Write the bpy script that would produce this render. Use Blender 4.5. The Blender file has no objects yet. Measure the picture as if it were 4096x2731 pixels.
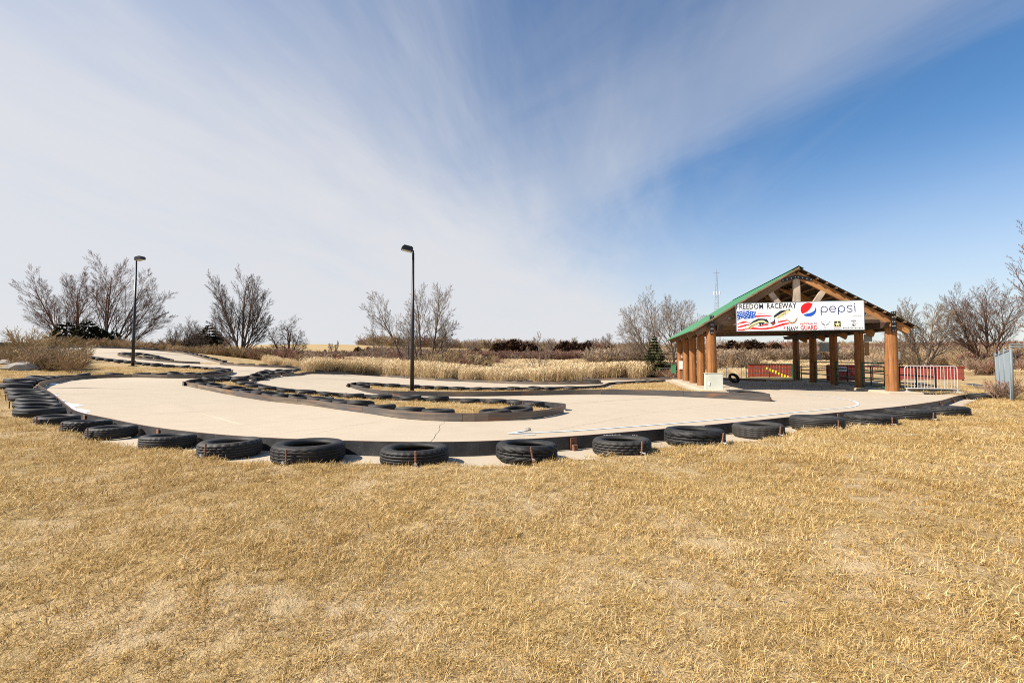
import bpy, bmesh, math, random
import numpy as np
from mathutils import Vector, Matrix, noise as mnoise
from mathutils.geometry import delaunay_2d_cdt, tessellate_polygon

random.seed(7)
RNG = np.random.default_rng(7)
scene = bpy.context.scene
COL = scene.collection

# ---------------------------------------------------------------- camera
CAM_Z = 1.40
F_PX, CX, CY = 4096 * 16.0 / 36.0, 2048.0, 1365.5      # photograph measured at 4096 px wide
PITCH = math.atan((1440.0 - CY) / F_PX)
cam_data = bpy.data.cameras.new('camera')
cam_data.lens = 16.0
cam_data.sensor_width = 36.0
cam_data.clip_start = 0.05
cam_data.clip_end = 6000.0
cam = bpy.data.objects.new('camera', cam_data)
cam.location = (0, 0, CAM_Z)
cam.rotation_euler = (math.pi / 2 + PITCH, 0, 0)
COL.objects.link(cam)
scene.camera = cam

# ---------------------------------------------------------------- sun and sky
SUN_AZ = math.radians(180 + 17)      # measured from +X (right) anticlockwise: from the left, a little behind the camera
SUN_EL = math.radians(43)
sun_dir = Vector((math.cos(SUN_AZ) * math.cos(SUN_EL), math.sin(SUN_AZ) * math.cos(SUN_EL), math.sin(SUN_EL)))
sun_data = bpy.data.lights.new('sun', 'SUN')
sun_data.energy = 5.0
sun_data.angle = math.radians(0.55)
sun_data.color = (1.0, 0.93, 0.83)
sun = bpy.data.objects.new('sun', sun_data)
sun.rotation_euler = (-sun_dir).to_track_quat('-Z', 'Y').to_euler()
sun.location = (-30, -10, 40)
COL.objects.link(sun)

world = bpy.data.worlds.new('World')
scene.world = world
world.use_nodes = True
EXPOSURE = 0.80


def build_world():
    nt = world.node_tree
    N, L = nt.nodes, nt.links
    N.clear()
    out = N.new('ShaderNodeOutputWorld')
    bg = N.new('ShaderNodeBackground')
    bg.inputs['Strength'].default_value = 0.088
    L.new(bg.outputs[0], out.inputs[0])
    sky = N.new('ShaderNodeTexSky')
    sky.sky_type = 'NISHITA'
    sky.sun_disc = False
    sky.sun_elevation = SUN_EL
    # blender: rotation 0 puts the sun on +Y, growing clockwise seen from above
    sky.sun_rotation = math.pi / 2 - SUN_AZ
    sky.air_density = 1.0
    sky.dust_density = 0.6
    sky.ozone_density = 2.2
    tc = N.new('ShaderNodeTexCoord')
    sep = N.new('ShaderNodeSeparateXYZ')
    L.new(tc.outputs['Generated'], sep.inputs[0])

    def math_(op, a, b=None, c=None, clamp=False):
        n = N.new('ShaderNodeMath')
        n.operation = op
        n.use_clamp = clamp
        for i, v in enumerate((a, b, c)):
            if v is None:
                continue
            if isinstance(v, (int, float)):
                n.inputs[i].default_value = v
            else:
                L.new(v, n.inputs[i])
        return n.outputs[0]

    def smooth(v, a, b):
        n = N.new('ShaderNodeMapRange')
        n.interpolation_type = 'SMOOTHSTEP'
        L.new(v, n.inputs[0])
        n.inputs[1].default_value = a
        n.inputs[2].default_value = b
        return n.outputs[0]

    # the cirrus lies on a flat layer: direction / height
    z = math_('MAXIMUM', sep.outputs[2], 0.02)
    zz = math_('ADD', z, 0.06)
    px = math_('DIVIDE', sep.outputs[0], zz)
    py = math_('DIVIDE', sep.outputs[1], zz)

    def plane(ax, ay, sx, sy, off=0.0):
        """coordinates along (ax,ay) scaled sx and across it scaled sy"""
        a = math_('ADD', math_('MULTIPLY', px, ax), math_('MULTIPLY', py, ay))
        c = math_('ADD', math_('MULTIPLY', px, ay), math_('MULTIPLY', py, -ax))
        cmb = N.new('ShaderNodeCombineXYZ')
        L.new(math_('MULTIPLY', a, sx), cmb.inputs[0])
        L.new(math_('MULTIPLY', c, sy), cmb.inputs[1])
        cmb.inputs[2].default_value = off
        return cmb.outputs[0], a, c

    def noise(vec, scale, detail, rough, dist=0.0):
        n = N.new('ShaderNodeTexNoise')
        n.inputs['Scale'].default_value = scale
        n.inputs['Detail'].default_value = detail
        n.inputs['Roughness'].default_value = rough
        n.inputs['Distortion'].default_value = dist
        L.new(vec, n.inputs['Vector'])
        return n.outputs[0]

    # a broad veil: its edge runs along (0.47,0.88) on the layer, frayed into fibres
    v1, a1, c1 = plane(0.47, 0.88, 0.30, 0.75, 1.3)
    wob = noise(v1, 0.9, 6, 0.62, 0.6)
    edge = math_('ADD', c1, math_('MULTIPLY', math_('SUBTRACT', wob, 0.5), -1.7))
    veil = smooth(edge, 0.0, -2.35)
    # combed fibres, two directions
    v2, a2, c2 = plane(0.10, 0.995, 0.30, 1.25, 4.1)
    st = noise(v2, 1.3, 6, 0.58, 0.5)
    streak = smooth(st, 0.40, 0.82)
    v3, a3, c3 = plane(0.53, -0.85, 0.35, 1.1, 9.0)
    bn = noise(v3, 1.0, 6, 0.6, 0.6)
    bandc = math_('ADD', c3, math_('MULTIPLY', math_('SUBTRACT', bn, 0.5), 1.3))
    band = math_('MULTIPLY', smooth(math_('ABSOLUTE', math_('ADD', bandc, 1.28)), 0.62, 0.0), 0.30)
    lump = noise(v1, 2.1, 4, 0.55, 0.3)
    body = math_('MULTIPLY', veil, math_('ADD', 0.50, math_('ADD', math_('MULTIPLY', st, 0.45), math_('MULTIPLY', lump, 0.38))), None, True)
    fringe = math_('MULTIPLY', math_('MULTIPLY', streak, smooth(edge, 1.5, -1.6)), 0.46)
    dens = math_('SUBTRACT', 1.0, math_('MULTIPLY', math_('SUBTRACT', 1.0, body), math_('SUBTRACT', 1.0, fringe)))
    dens = math_('ADD', dens, math_('MULTIPLY', band, math_('SUBTRACT', 1.0, dens)))
    # thin milky air close to the horizon
    hz = math_('MULTIPLY', smooth(sep.outputs[2], 0.40, -0.02), 0.72)
    dens = math_('ADD', dens, math_('MULTIPLY', hz, math_('SUBTRACT', 1.0, dens)))
    dens = math_('MINIMUM', dens, 0.95)

    hsv = N.new('ShaderNodeHueSaturation')
    hsv.inputs['Saturation'].default_value = 1.24
    hsv.inputs['Value'].default_value = 1.0
    L.new(sky.outputs[0], hsv.inputs['Color'])
    mix = N.new('ShaderNodeMix')
    mix.data_type = 'RGBA'
    L.new(dens, mix.inputs[0])
    L.new(hsv.outputs[0], mix.inputs[6])
    mix.inputs[7].default_value = (4.95, 5.0, 5.2, 1)
    L.new(mix.outputs[2], bg.inputs['Color'])


build_world()
vs = scene.view_settings
vs.view_transform = 'Standard'
vs.look = 'None'
vs.gamma = 1.0
vs.use_curve_mapping = False
vs.exposure = EXPOSURE
scene.cycles.use_denoising = False
scene.cycles.pixel_filter_type = 'BLACKMAN_HARRIS'
scene.cycles.filter_width = 1.0
scene.cycles.max_bounces = 6
scene.cycles.diffuse_bounces = 2
scene.cycles.glossy_bounces = 3
scene.cycles.transparent_max_bounces = 8

# ================================================================ where things stand
def px_ray(x, y):
    u, v = (x - CX) / F_PX, -(y - CY) / F_PX
    cp, sp = math.cos(PITCH), math.sin(PITCH)
    return np.array((u, cp - v * sp, sp + v * cp))


def at_depth(x, y, d):
    r = px_ray(x, y)
    r = r * (d / r[1])
    return np.array((r[0], r[1], r[2] + CAM_Z))


# heights read off the photograph: (pixel x, pixel y, distance ahead), as ground points
_H = [at_depth(*p) for p in (
    (160, 1540, 13.0), (319, 1509, 20.0), (733, 1543, 17.0), (1115, 1589, 14.3), (930, 1489, 22.5),
    (1219, 1474, 34.0), (531, 1467, 27.5), (225, 1400, 36.0), (530, 1394, 43.0), (770, 1422, 41.0), (890, 1454, 38.0),
    (583, 1441, 33.0), (1048, 1812, 4.9), (2000, 1684, 8.4), (1620, 1675, 8.7), (1715, 1584, 18.0), (2141, 1582, 18.5), (1440, 1499, 37.0),
    (1012, 1524, 21.0), (20, 1530, 15.0), (40, 1470, 22.0), (1146, 1499, 29.0))]
_H += [np.array(p) for p in (
    (9.2, 21.0, 0.0), (16.2, 19.4, 0.0), (11.6, 31.3, 0.05), (18.6, 29.8, 0.05), (10.6, 10.2, 0.26), (15.0, 12.5, 0.15), (6.3, 6.8, 0.34), (8.3, 8.3, 0.31),
    (0.0, 4.6, 0.42), (3.6, 5.2, 0.39), (-4.3, 5.9, 0.31), (-6.3, 7.6, 0.27), (0.0, 2.0, 0.46), (-2.5, 2.0, 0.42), (3.0, 2.0, 0.45), (0, -4, 0.45),
    (-9.0, 4.0, 0.36), (9, 4.0, 0.36), (6.0, 44.0, -0.25), (-2, 40, -0.2), (12, 42, -0.12), (25, 40, -0.1), (40, 30, 0.0), (26, 18, 0.0), (22, 8, 0.22),
    (0, 60, -0.55), (25, 62, -0.4), (60, 60, -0.2), (-18, 62, -0.1), (-60, 62, 1.6), (-45, 45, 2.6), (-38, 50, 2.2), (60, 10, 0.2),
    (-30, 14, 0.9), (-40, 28, 1.6), (-60, 20, 1.4), (-40, 0, 0.7), (40, -10, 0.3), (-20, -15, 0.5), (0, 80, -0.5), (40, 85, -0.3), (-35, 85, 0.2))]
_H = np.array(_H)
_C2 = 3.0 ** 2


def _phi(d2):
    return np.sqrt(d2 + _C2)


_d2 = ((_H[:, None, :2] - _H[None, :, :2]) ** 2).sum(2)
_n = len(_H)
_A = np.zeros((_n + 1, _n + 1))
_A[:_n, :_n] = _phi(_d2) - 0.35 * np.eye(_n)
_A[:_n, _n] = 1
_A[_n, :_n] = 1
_W = np.linalg.solve(_A, np.append(_H[:, 2], 0))


def sstep(a, b, x):
    t = np.clip((x - a) / (b - a), 0, 1)
    return t * t * (3 - 2 * t)


def terrain(x, y):
    x, y = np.atleast_1d(np.asarray(x, float)), np.atleast_1d(np.asarray(y, float))
    sh = np.broadcast(x, y).shape
    x, y = np.broadcast_to(x, sh).ravel(), np.broadcast_to(y, sh).ravel()
    near = np.empty(len(x))
    for s in range(0, len(x), 20000):
        d2 = (x[s:s + 20000, None] - _H[None, :, 0]) ** 2 + (y[s:s + 20000, None] - _H[None, :, 1]) ** 2
        near[s:s + 20000] = _phi(d2) @ _W[:_n] + _W[_n]
    r = np.hypot(x, y)
    az = np.arctan2(x, np.maximum(y, 1e-3))
    az = np.where(y < 0, np.sign(x) * 1.6, az)
    # far land: a marsh that rises a little, then long low hills
    marsh = -0.45 + 0.018 * np.clip(r - 60, 0, 90)
    hill = 8.5 * np.exp(-((az + 0.42) / 0.26) ** 2) + 4.5 * np.exp(-((az + 0.05) / 0.3) ** 2) + 3.0 * np.exp(-((az - 0.55) / 0.35) ** 2) + 4.0
    hill = hill * sstep(150, 420, r) + 0.012 * np.clip(r - 420, 0, 900)
    far = marsh + hill + 0.5 * np.sin(x * 0.021 + 1.0) * np.cos(y * 0.017) * sstep(80, 200, r)
    w = sstep(58, 95, r)
    return (near * (1 - w) + far * w).reshape(sh)


def tz(x, y):
    return float(terrain(x, y)[0])


def ground_px(x, y, off=0.0, dmax=140.0):
    """the point of the land (raised by off) that the photograph shows at pixel x, y"""
    r = px_ray(x, y)
    t = np.concatenate((np.arange(1.0, 30, 0.05), np.arange(30, dmax, 0.1)))
    p = r[None, :] * t[:, None]
    h = p[:, 2] + CAM_Z - (terrain(p[:, 0], p[:, 1]) + off)
    k = np.nonzero(h < 0)[0]
    if len(k) == 0:
        return np.array((p[-1, 0], p[-1, 1]))
    i = k[0]
    if i == 0:
        return p[0, :2]
    f = h[i - 1] / (h[i - 1] - h[i])
    return p[i - 1, :2] * (1 - f) + p[i, :2] * f


RAIL_H = 0.152
T = RAIL_H
FRONT_PX = [(3977, 1570, T), (3856, 1578, T), (3746, 1604, T), (3607, 1623, T), (3365, 1647, T), (3151, 1667, T),
            (2900, 1692, T), (2542, 1723, T), (2300, 1742, T), (1970, 1761, T), (1700, 1766, T), (1300, 1758, T), (1000, 1745, T),
            (727, 1721, T), (436, 1672, T), (347, 1654, T)]
LEFT_PX = [(347, 1654, T), (303, 1641, T), (255, 1609, T), (223, 1581, T), (182, 1555, T), (156, 1539, T), (162, 1529, T), (223, 1514, T),
           (287, 1505, T), (383, 1499, T), (510, 1496, T), (700, 1499, T), (828, 1497, T), (891, 1492, T), (930, 1482, T), (904, 1476, T),
           (860, 1471, T), (796, 1466, T), (700, 1461, T), (583, 1450, T), (455, 1436, T), (379, 1427, T), (302, 1419, T), (225, 1404, T), (208, 1399, T)]
FAR_PX = [(208, 1401, 0), (233, 1397, 0), (270, 1393, 0), (340, 1391.5, 0), (430, 1393, 0), (532, 1397, 0), (659, 1406, 0), (736, 1416, 0),
          (800, 1431, 0), (849, 1444, 0), (890, 1453, 0)]
TEAR_PX = [(697, 1445, 0), (608, 1425, 0), (540, 1416.5, 0), (490, 1417, 0), (469, 1421, 0), (500, 1429, 0), (583, 1440, 0), (710, 1451.5, 0), (800, 1455.5, 0)]
MID_PX = [(879, 1459, 0), (998, 1466, 0), (1117, 1471, 0), (1188, 1474.5, 0), (1213, 1477, 0), (1188, 1482, 0), (1100, 1490, 0), (983, 1503, T),
          (926, 1505, T), (849, 1509, T), (789, 1514, T), (754, 1519, T), (734, 1527, T), (733, 1540, 0), (760, 1547, 0), (819, 1559, 0), (908, 1577, 0),
          (998, 1593, 0), (1069, 1604, 0), (1227, 1620, 0), (1325, 1634, 0), (1459, 1652, 0), (1619, 1675, 0), (1737, 1683, 0), (1870, 1686, 0), (2000, 1684, 0),
          (2110, 1678, 0), (2205, 1664, 0), (2250, 1652, 0), (2260, 1638, 0), (2237, 1611, T), (2141, 1603, T), (2000, 1596, T), (1746, 1590, T),
          (1598, 1583, T), (1478, 1578, T), (1307, 1567, T), (1146, 1552, T), (1069, 1540, T), (1016, 1527, T), (1006, 1520, T), (1014, 1512, T),
          (1042, 1505, T), (1087, 1498, T), (1146, 1493, T), (1236, 1495, 0), (1300, 1495, 0), (1419, 1498, 0), (1508, 1504, 0), (1642, 1514.5, 0),
          (1746, 1522, 0), (1895, 1528, 0), (2000, 1533, 0), (2164, 1537.5, 0), (2330, 1537.5, 0), (2395, 1536, 0), (2404, 1533, 0), (2390, 1529, 0), (2200, 1526, 0), (2000, 1523, 0)]
BACK_PX = [(1870, 1518, 0), (2000, 1520, 0), (2430, 1520.5, 0), (2700, 1519, 0), (2900, 1520, 0), (3060, 1526, 0)]
LAMP_PX = [(1392, 1545, 0), (1428, 1558, 0), (1491, 1573, 0), (1555, 1580, 0), (1715, 1584.5, 0), (1950, 1585, 0), (2141, 1581.5, 0), (2365, 1578, 0), (2587, 1581, 0),
           (2706, 1585.5, 0), (2900, 1595, 0), (3080, 1606, 0)]
LAMP_BACK_PX = [(2700, 1527, 0), (2595, 1531, 0), (2521, 1534, 0), (2446, 1539, 0), (2387, 1541, T), (2250, 1546, T), (2000, 1549, T), (1836, 1548, T), (1717, 1543, T),
                (1598, 1537, T), (1508, 1531, T), (1434, 1528, T), (1404, 1531, T), (1392, 1536, T), (1392, 1545, 0)]


def to_ground(pxs):
    return [ground_px(x, y, o) for x, y, o in pxs]


def smooth_path(pts, step=0.25):
    """Catmull-Rom through pts, resampled every step metres"""
    P = [np.asarray(p, float) for p in pts]
    Q = [2 * P[0] - P[1]] + P + [2 * P[-1] - P[-2]]
    out = []
    for i in range(1, len(Q) - 2):
        p0, p1, p2, p3 = Q[i - 1:i + 3]
        d1, d2, d3 = [max(np.linalg.norm(b - a), 1e-3) ** 0.5 for a, b in ((p0, p1), (p1, p2), (p2, p3))]
        t0, t1 = 0, d1
        t2 = t1 + d2
        t3 = t2 + d3
        n = max(2, int(np.linalg.norm(p2 - p1) / 0.05))
        for k in range(n):
            t = t1 + (t2 - t1) * k / n
            A1 = (t1 - t) / (t1 - t0) * p0 + (t - t0) / (t1 - t0) * p1
            A2 = (t2 - t) / (t2 - t1) * p1 + (t - t1) / (t2 - t1) * p2
            A3 = (t3 - t) / (t3 - t2) * p2 + (t - t2) / (t3 - t2) * p3
            B1 = (t2 - t) / (t2 - t0) * A1 + (t - t0) / (t2 - t0) * A2
            B2 = (t3 - t) / (t3 - t1) * A2 + (t - t1) / (t3 - t1) * A3
            out.append((t2 - t) / (t2 - t1) * B1 + (t - t1) / (t2 - t1) * B2)
    out.append(P[-1])
    out = np.array(out)
    s = np.concatenate(([0], np.cumsum(np.linalg.norm(np.diff(out, axis=0), axis=1))))
    m = max(2, int(round(s[-1] / step)) + 1)
    ss = np.linspace(0, s[-1], m)
    return np.stack((np.interp(ss, s, out[:, 0]), np.interp(ss, s, out[:, 1])), 1)


def arclen(P):
    return np.concatenate(([0], np.cumsum(np.linalg.norm(np.diff(P, axis=0), axis=1))))


def along(P, s):
    L = arclen(P)
    x, y = np.interp(s, L, P[:, 0]), np.interp(s, L, P[:, 1])
    e = 0.12
    x1, y1 = np.interp(min(s + e, L[-1]), L, P[:, 0]), np.interp(min(s + e, L[-1]), L, P[:, 1])
    x0, y0 = np.interp(max(s - e, 0), L, P[:, 0]), np.interp(max(s - e, 0), L, P[:, 1])
    t = np.array((x1 - x0, y1 - y0))
    t /= max(np.linalg.norm(t), 1e-9)
    return np.array((x, y)), t          # the grass side is the left-hand one: (-t[1], t[0])


P_FRONT, P_LEFT, P_FAR, P_TEAR = [smooth_path(to_ground(q)) for q in (FRONT_PX, LEFT_PX, FAR_PX, TEAR_PX)]
P_MID, P_BACK, P_LAMP, P_LAMPB = [smooth_path(to_ground(q)) for q in (MID_PX, BACK_PX, LAMP_PX, LAMP_BACK_PX)]

# the open-sided shelter: front left post, direction of its rows, of its front
SH_FL = np.array((9.2, 21.0))
SH_V = np.array((0.9746, -0.224))
SH_U = np.array((0.224, 0.9746))
SH_W, SH_BAY = 7.15, 2.65


def sh(s, d):
    """shelter plan: s metres along the front from the left post, d metres back"""
    return SH_FL + SH_V * s + SH_U * d

# ================================================================ helpers
class MB:
    """collects shapes; build() links them as one mesh object"""
    def __init__(self):
        self.v, self.f, self.m, self.uv = [], [], [], None

    def add(self, verts, faces, mat=0):
        n = len(self.v)
        self.v.extend([tuple(map(float, p)) for p in verts])
        for f in faces:
            self.f.append(tuple(i + n for i in f))
            self.m.append(mat)
        return self

    def box(self, c, s, M=None, mat=0):
        x, y, z = s[0] / 2, s[1] / 2, s[2] / 2
        P = [Vector((sx * x, sy * y, sz * z)) for sz in (-1, 1) for sy in (-1, 1) for sx in (-1, 1)]
        if M is not None:
            P = [M @ p for p in P]
        P = [p + Vector(c) for p in P]
        return self.add(P, [(0, 2, 3, 1), (4, 5, 7, 6), (0, 1, 5, 4), (2, 6, 7, 3), (0, 4, 6, 2), (1, 3, 7, 5)], mat)

    def beam(self, a, b, w, h, up=(0, 0, 1), mat=0):
        """a box from a to b, w wide (sideways) and h high"""
        a, b = Vector(a), Vector(b)
        d = (b - a).normalized()
        side = d.cross(Vector(up))
        side = Vector((1, 0, 0)) if side.length < 1e-5 else side.normalized()
        u = side.cross(d).normalized()
        P = []
        for p in (a, b):
            for sx, sy in ((-1, -1), (1, -1), (1, 1), (-1, 1)):
                P.append(p + side * (sx * w / 2) + u * (sy * h / 2))
        return self.add(P, [(0, 3, 2, 1), (4, 5, 6, 7), (0, 1, 5, 4), (1, 2, 6, 5), (2, 3, 7, 6), (3, 0, 4, 7)], mat)

    def tube(self, pts, radii, n=8, mat=0, caps=True):
        P = [Vector(p) for p in pts]
        if isinstance(radii, (int, float)):
            radii = [radii] * len(P)
        base = len(self.v)
        V, Fc = [], []
        ref = Vector((0.0, 0.0, 1.0))
        d0 = (P[1] - P[0]).normalized()
        if abs(d0.dot(ref)) > 0.95:
            ref = Vector((1.0, 0.0, 0.0))
        for i, p in enumerate(P):
            d = (P[min(i + 1, len(P) - 1)] - P[max(i - 1, 0)]).normalized()
            a = d.cross(ref).normalized()
            b = a.cross(d).normalized()
            ref = b if abs(d.dot(b)) < 0.9 else ref
            for k in range(n):
                t = 2 * math.pi * k / n
                V.append(p + a * (math.cos(t) * radii[i]) + b * (math.sin(t) * radii[i]))
        for i in range(len(P) - 1):
            for k in range(n):
                k2 = (k + 1) % n
                Fc.append((i * n + k, i * n + k2, (i + 1) * n + k2, (i + 1) * n + k))
        if caps:
            Fc.append(tuple(range(n - 1, -1, -1)))
            Fc.append(tuple((len(P) - 1) * n + k for k in range(n)))
        return self.add(V, Fc, mat)

    def poly(self, pts, mat=0):
        return self.add(pts, [tuple(range(len(pts)))], mat)

    def prism(self, outline, axis0, thick, mat=0):
        """flat outline (3d points) extruded along axis0 by thick, filled with triangles"""
        n = len(outline)
        A = [Vector(p) for p in outline]
        T = Vector(axis0).normalized() * thick
        tri = tessellate_polygon([A])
        V = A + [p + T for p in A]
        Fc = [tuple(t) for t in tri] + [tuple(i + n for i in reversed(t)) for t in tri]
        Fc += [(i, (i + 1) % n, (i + 1) % n + n, i + n) for i in range(n)]
        return self.add(V, Fc, mat)

    def mesh(self, name, mats, smooth=False):
        me = bpy.data.meshes.new(name)
        me.from_pydata(self.v, [], self.f)
        for m in (mats if isinstance(mats, (list, tuple)) else [mats]):
            me.materials.append(m)
        if any(self.m):
            me.polygons.foreach_set('material_index', self.m)
        if smooth:
            me.polygons.foreach_set('use_smooth', [True] * len(me.polygons))
        me.update()
        return me

    def build(self, name, mats, parent=None, smooth=False, loc=None):
        return link(name, self.mesh(name, mats, smooth), parent, loc)


def link(name, data, parent=None, loc=None):
    o = bpy.data.objects.new(name, data)
    COL.objects.link(o)
    if parent is not None:
        o.parent = parent
    if loc is not None:
        o.location = loc
    return o


def np_mesh(name, V, Fq, mats, smooth=False):
    """big meshes straight from arrays (all faces with the same number of corners)"""
    me = bpy.data.meshes.new(name)
    V, Fq = np.asarray(V, np.float32), np.asarray(Fq, np.int32)
    k = Fq.shape[1]
    me.vertices.add(len(V))
    me.vertices.foreach_set('co', V.ravel())
    me.loops.add(Fq.size)
    me.loops.foreach_set('vertex_index', Fq.ravel())
    me.polygons.add(len(Fq))
    me.polygons.foreach_set('loop_start', np.arange(0, Fq.size, k, dtype=np.int32))
    me.polygons.foreach_set('loop_total', np.full(len(Fq), k, np.int32))
    me.polygons.foreach_set('use_smooth', np.full(len(Fq), bool(smooth)))
    for m in (mats if isinstance(mats, (list, tuple)) else [mats]):
        me.materials.append(m)
    me.update()
    me.validate()
    return me


def tag(o, label=None, cat=None, group=None, kind=None):
    if label:
        o['label'] = label
    if cat:
        o['category'] = cat
    if group:
        o['group'] = group
    if kind:
        o['kind'] = kind
    return o


def empty(name, loc, rz=0.0):
    o = bpy.data.objects.new(name, None)
    o.empty_display_size = 0.2
    COL.objects.link(o)
    o.location = loc
    o.rotation_euler = (0, 0, rz)
    return o


ORD = ['first', 'second', 'third', 'fourth', 'fifth', 'sixth', 'seventh', 'eighth', 'ninth', 'tenth', 'eleventh', 'twelfth', 'thirteenth', 'fourteenth',
       'fifteenth', 'sixteenth', 'seventeenth', 'eighteenth', 'nineteenth', 'twentieth']
_TENS = {20: 'twenty', 30: 'thirty', 40: 'forty'}


def ordinal(i):
    if i < 20:
        return ORD[i]
    n = i + 1
    if n % 10 == 0:
        return {30: 'thirtieth', 40: 'fortieth', 50: 'fiftieth', 60: 'sixtieth'}[n]
    return {2: 'twenty', 3: 'thirty', 4: 'forty', 5: 'fifty', 6: 'sixty'}[n // 10] + '-' + ORD[n % 10 - 1]


# ================================================================ materials
def new_mat(name):
    m = bpy.data.materials.new(name)
    m.use_nodes = True
    nt = m.node_tree
    b = nt.nodes['Principled BSDF']
    return m, nt, b


class NT:
    """small shorthand for building node trees"""
    def __init__(self, nt):
        self.nt = nt

    def node(self, typ, **kw):
        n = self.nt.nodes.new(typ)
        for k, v in kw.items():
            if k.startswith('i_'):
                n.inputs[k[2:].replace('_', ' ')].default_value = v
            else:
                setattr(n, k, v)
        return n

    def link(self, a, b):
        self.nt.links.new(a, b)

    def coord(self, which='Object', scale=(1, 1, 1), rot=(0, 0, 0)):
        tc = self.node('ShaderNodeTexCoord')
        mp = self.node('ShaderNodeMapping')
        mp.inputs['Scale'].default_value = scale
        mp.inputs['Rotation'].default_value = rot
        self.link(tc.outputs[which], mp.inputs[0])
        return mp.outputs[0]

    def world(self, scale=(1, 1, 1), rot=(0, 0, 0)):
        g = self.node('ShaderNodeNewGeometry')
        mp = self.node('ShaderNodeMapping')
        mp.inputs['Scale'].default_value = scale
        mp.inputs['Rotation'].default_value = rot
        self.link(g.outputs['Position'], mp.inputs[0])
        return mp.outputs[0]

    def noise(self, vec, scale, detail=4, rough=0.55, dist=0.0):
        n = self.node('ShaderNodeTexNoise')
        n.inputs['Scale'].default_value = scale
        n.inputs['Detail'].default_value = detail
        n.inputs['Roughness'].default_value = rough
        n.inputs['Distortion'].default_value = dist
        self.link(vec, n.inputs['Vector'])
        return n.outputs[0]

    def ramp(self, fac, stops, interp='LINEAR'):
        r = self.node('ShaderNodeValToRGB')
        r.color_ramp.interpolation = interp
        e = r.color_ramp.elements
        while len(e) < len(stops):
            e.new(0.5)
        for el, (p, c) in zip(e, stops):
            el.position = p
            el.color = (*c, 1) if len(c) == 3 else c
        self.link(fac, r.inputs[0])
        return r.outputs[0]

    def mix(self, fac, a, b, mode='MIX'):
        n = self.node('ShaderNodeMix', data_type='RGBA', blend_type=mode)
        for sock, v in ((0, fac), (6, a), (7, b)):
            if isinstance(v, (int, float)):
                n.inputs[sock].default_value = v
            elif isinstance(v, tuple):
                n.inputs[sock].default_value = (*v, 1) if len(v) == 3 else v
            else:
                self.link(v, n.inputs[sock])
        return n.outputs[2]

    def math(self, op, a, b=None, clamp=False):
        n = self.node('ShaderNodeMath', operation=op, use_clamp=clamp)
        for i, v in enumerate((a, b)):
            if v is None:
                continue
            if isinstance(v, (int, float)):
                n.inputs[i].default_value = v
            else:
                self.link(v, n.inputs[i])
        return n.outputs[0]

    def bump(self, h, strength=0.3, dist=0.01):
        b = self.node('ShaderNodeBump')
        b.inputs['Strength'].default_value = strength
        b.inputs['Distance'].default_value = dist
        self.link(h, b.inputs['Height'])
        return b.outputs[0]


def simple_mat(name, col, rough=0.6, metal=0.0, var=0.12, scale=6.0, bump=0.0):
    m, nt, b = new_mat(name)
    t = NT(nt)
    n = t.noise(t.coord('Object'), scale, 5, 0.6)
    lo, hi = tuple(max(0, c * (1 - var)) for c in col), tuple(min(1, c * (1 + var)) for c in col)
    c = t.ramp(n, [(0.3, lo), (0.7, hi)])
    t.link(c, b.inputs['Base Color'])
    b.inputs['Roughness'].default_value = rough
    b.inputs['Metallic'].default_value = metal
    if bump:
        t.link(t.bump(n, bump, 0.01), b.inputs['Normal'])
    return m


def mat_concrete():
    m, nt, b = new_mat('concrete')
    t = NT(nt)
    w = t.world()
    big = t.noise(w, 0.35, 5, 0.6, 0.4)
    mid = t.noise(w, 2.2, 6, 0.65)
    fine = t.noise(w, 70, 3, 0.6)
    c = t.ramp(big, [(0.3, (0.415, 0.340, 0.238)), (0.62, (0.465, 0.386, 0.275))])
    c = t.mix(0.34, c, t.ramp(mid, [(0.3, (0.355, 0.280, 0.198)), (0.7, (0.49, 0.405, 0.30))]))
    c = t.mix(0.2, c, t.ramp(fine, [(0.32, (0.29, 0.225, 0.155)), (0.68, (0.55, 0.455, 0.345))]))
    # a few tyre scuffs and drips, each with a shape of its own
    sc = t.noise(t.world((0.5, 2.6, 1), (0, 0, 0.5)), 1.1, 6, 0.7, 0.8)
    c = t.mix(t.math('MULTIPLY', t.ramp(sc, [(0.60, (0, 0, 0)), (0.78, (1, 1, 1))]), 0.28), c, (0.27, 0.225, 0.17))
    v = t.node('ShaderNodeTexVoronoi', feature='F1')
    v.inputs['Scale'].default_value = 2.3
    t.link(w, v.inputs['Vector'])
    c = t.mix(t.math('MULTIPLY', t.math('LESS_THAN', v.outputs['Distance'], 0.035), 0.5), c, (0.12, 0.09, 0.06))
    t.link(c, b.inputs['Base Color'])
    b.inputs['Roughness'].default_value = 0.85
    t.link(t.bump(fine, 0.25, 0.004), b.inputs['Normal'])
    return m


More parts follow.
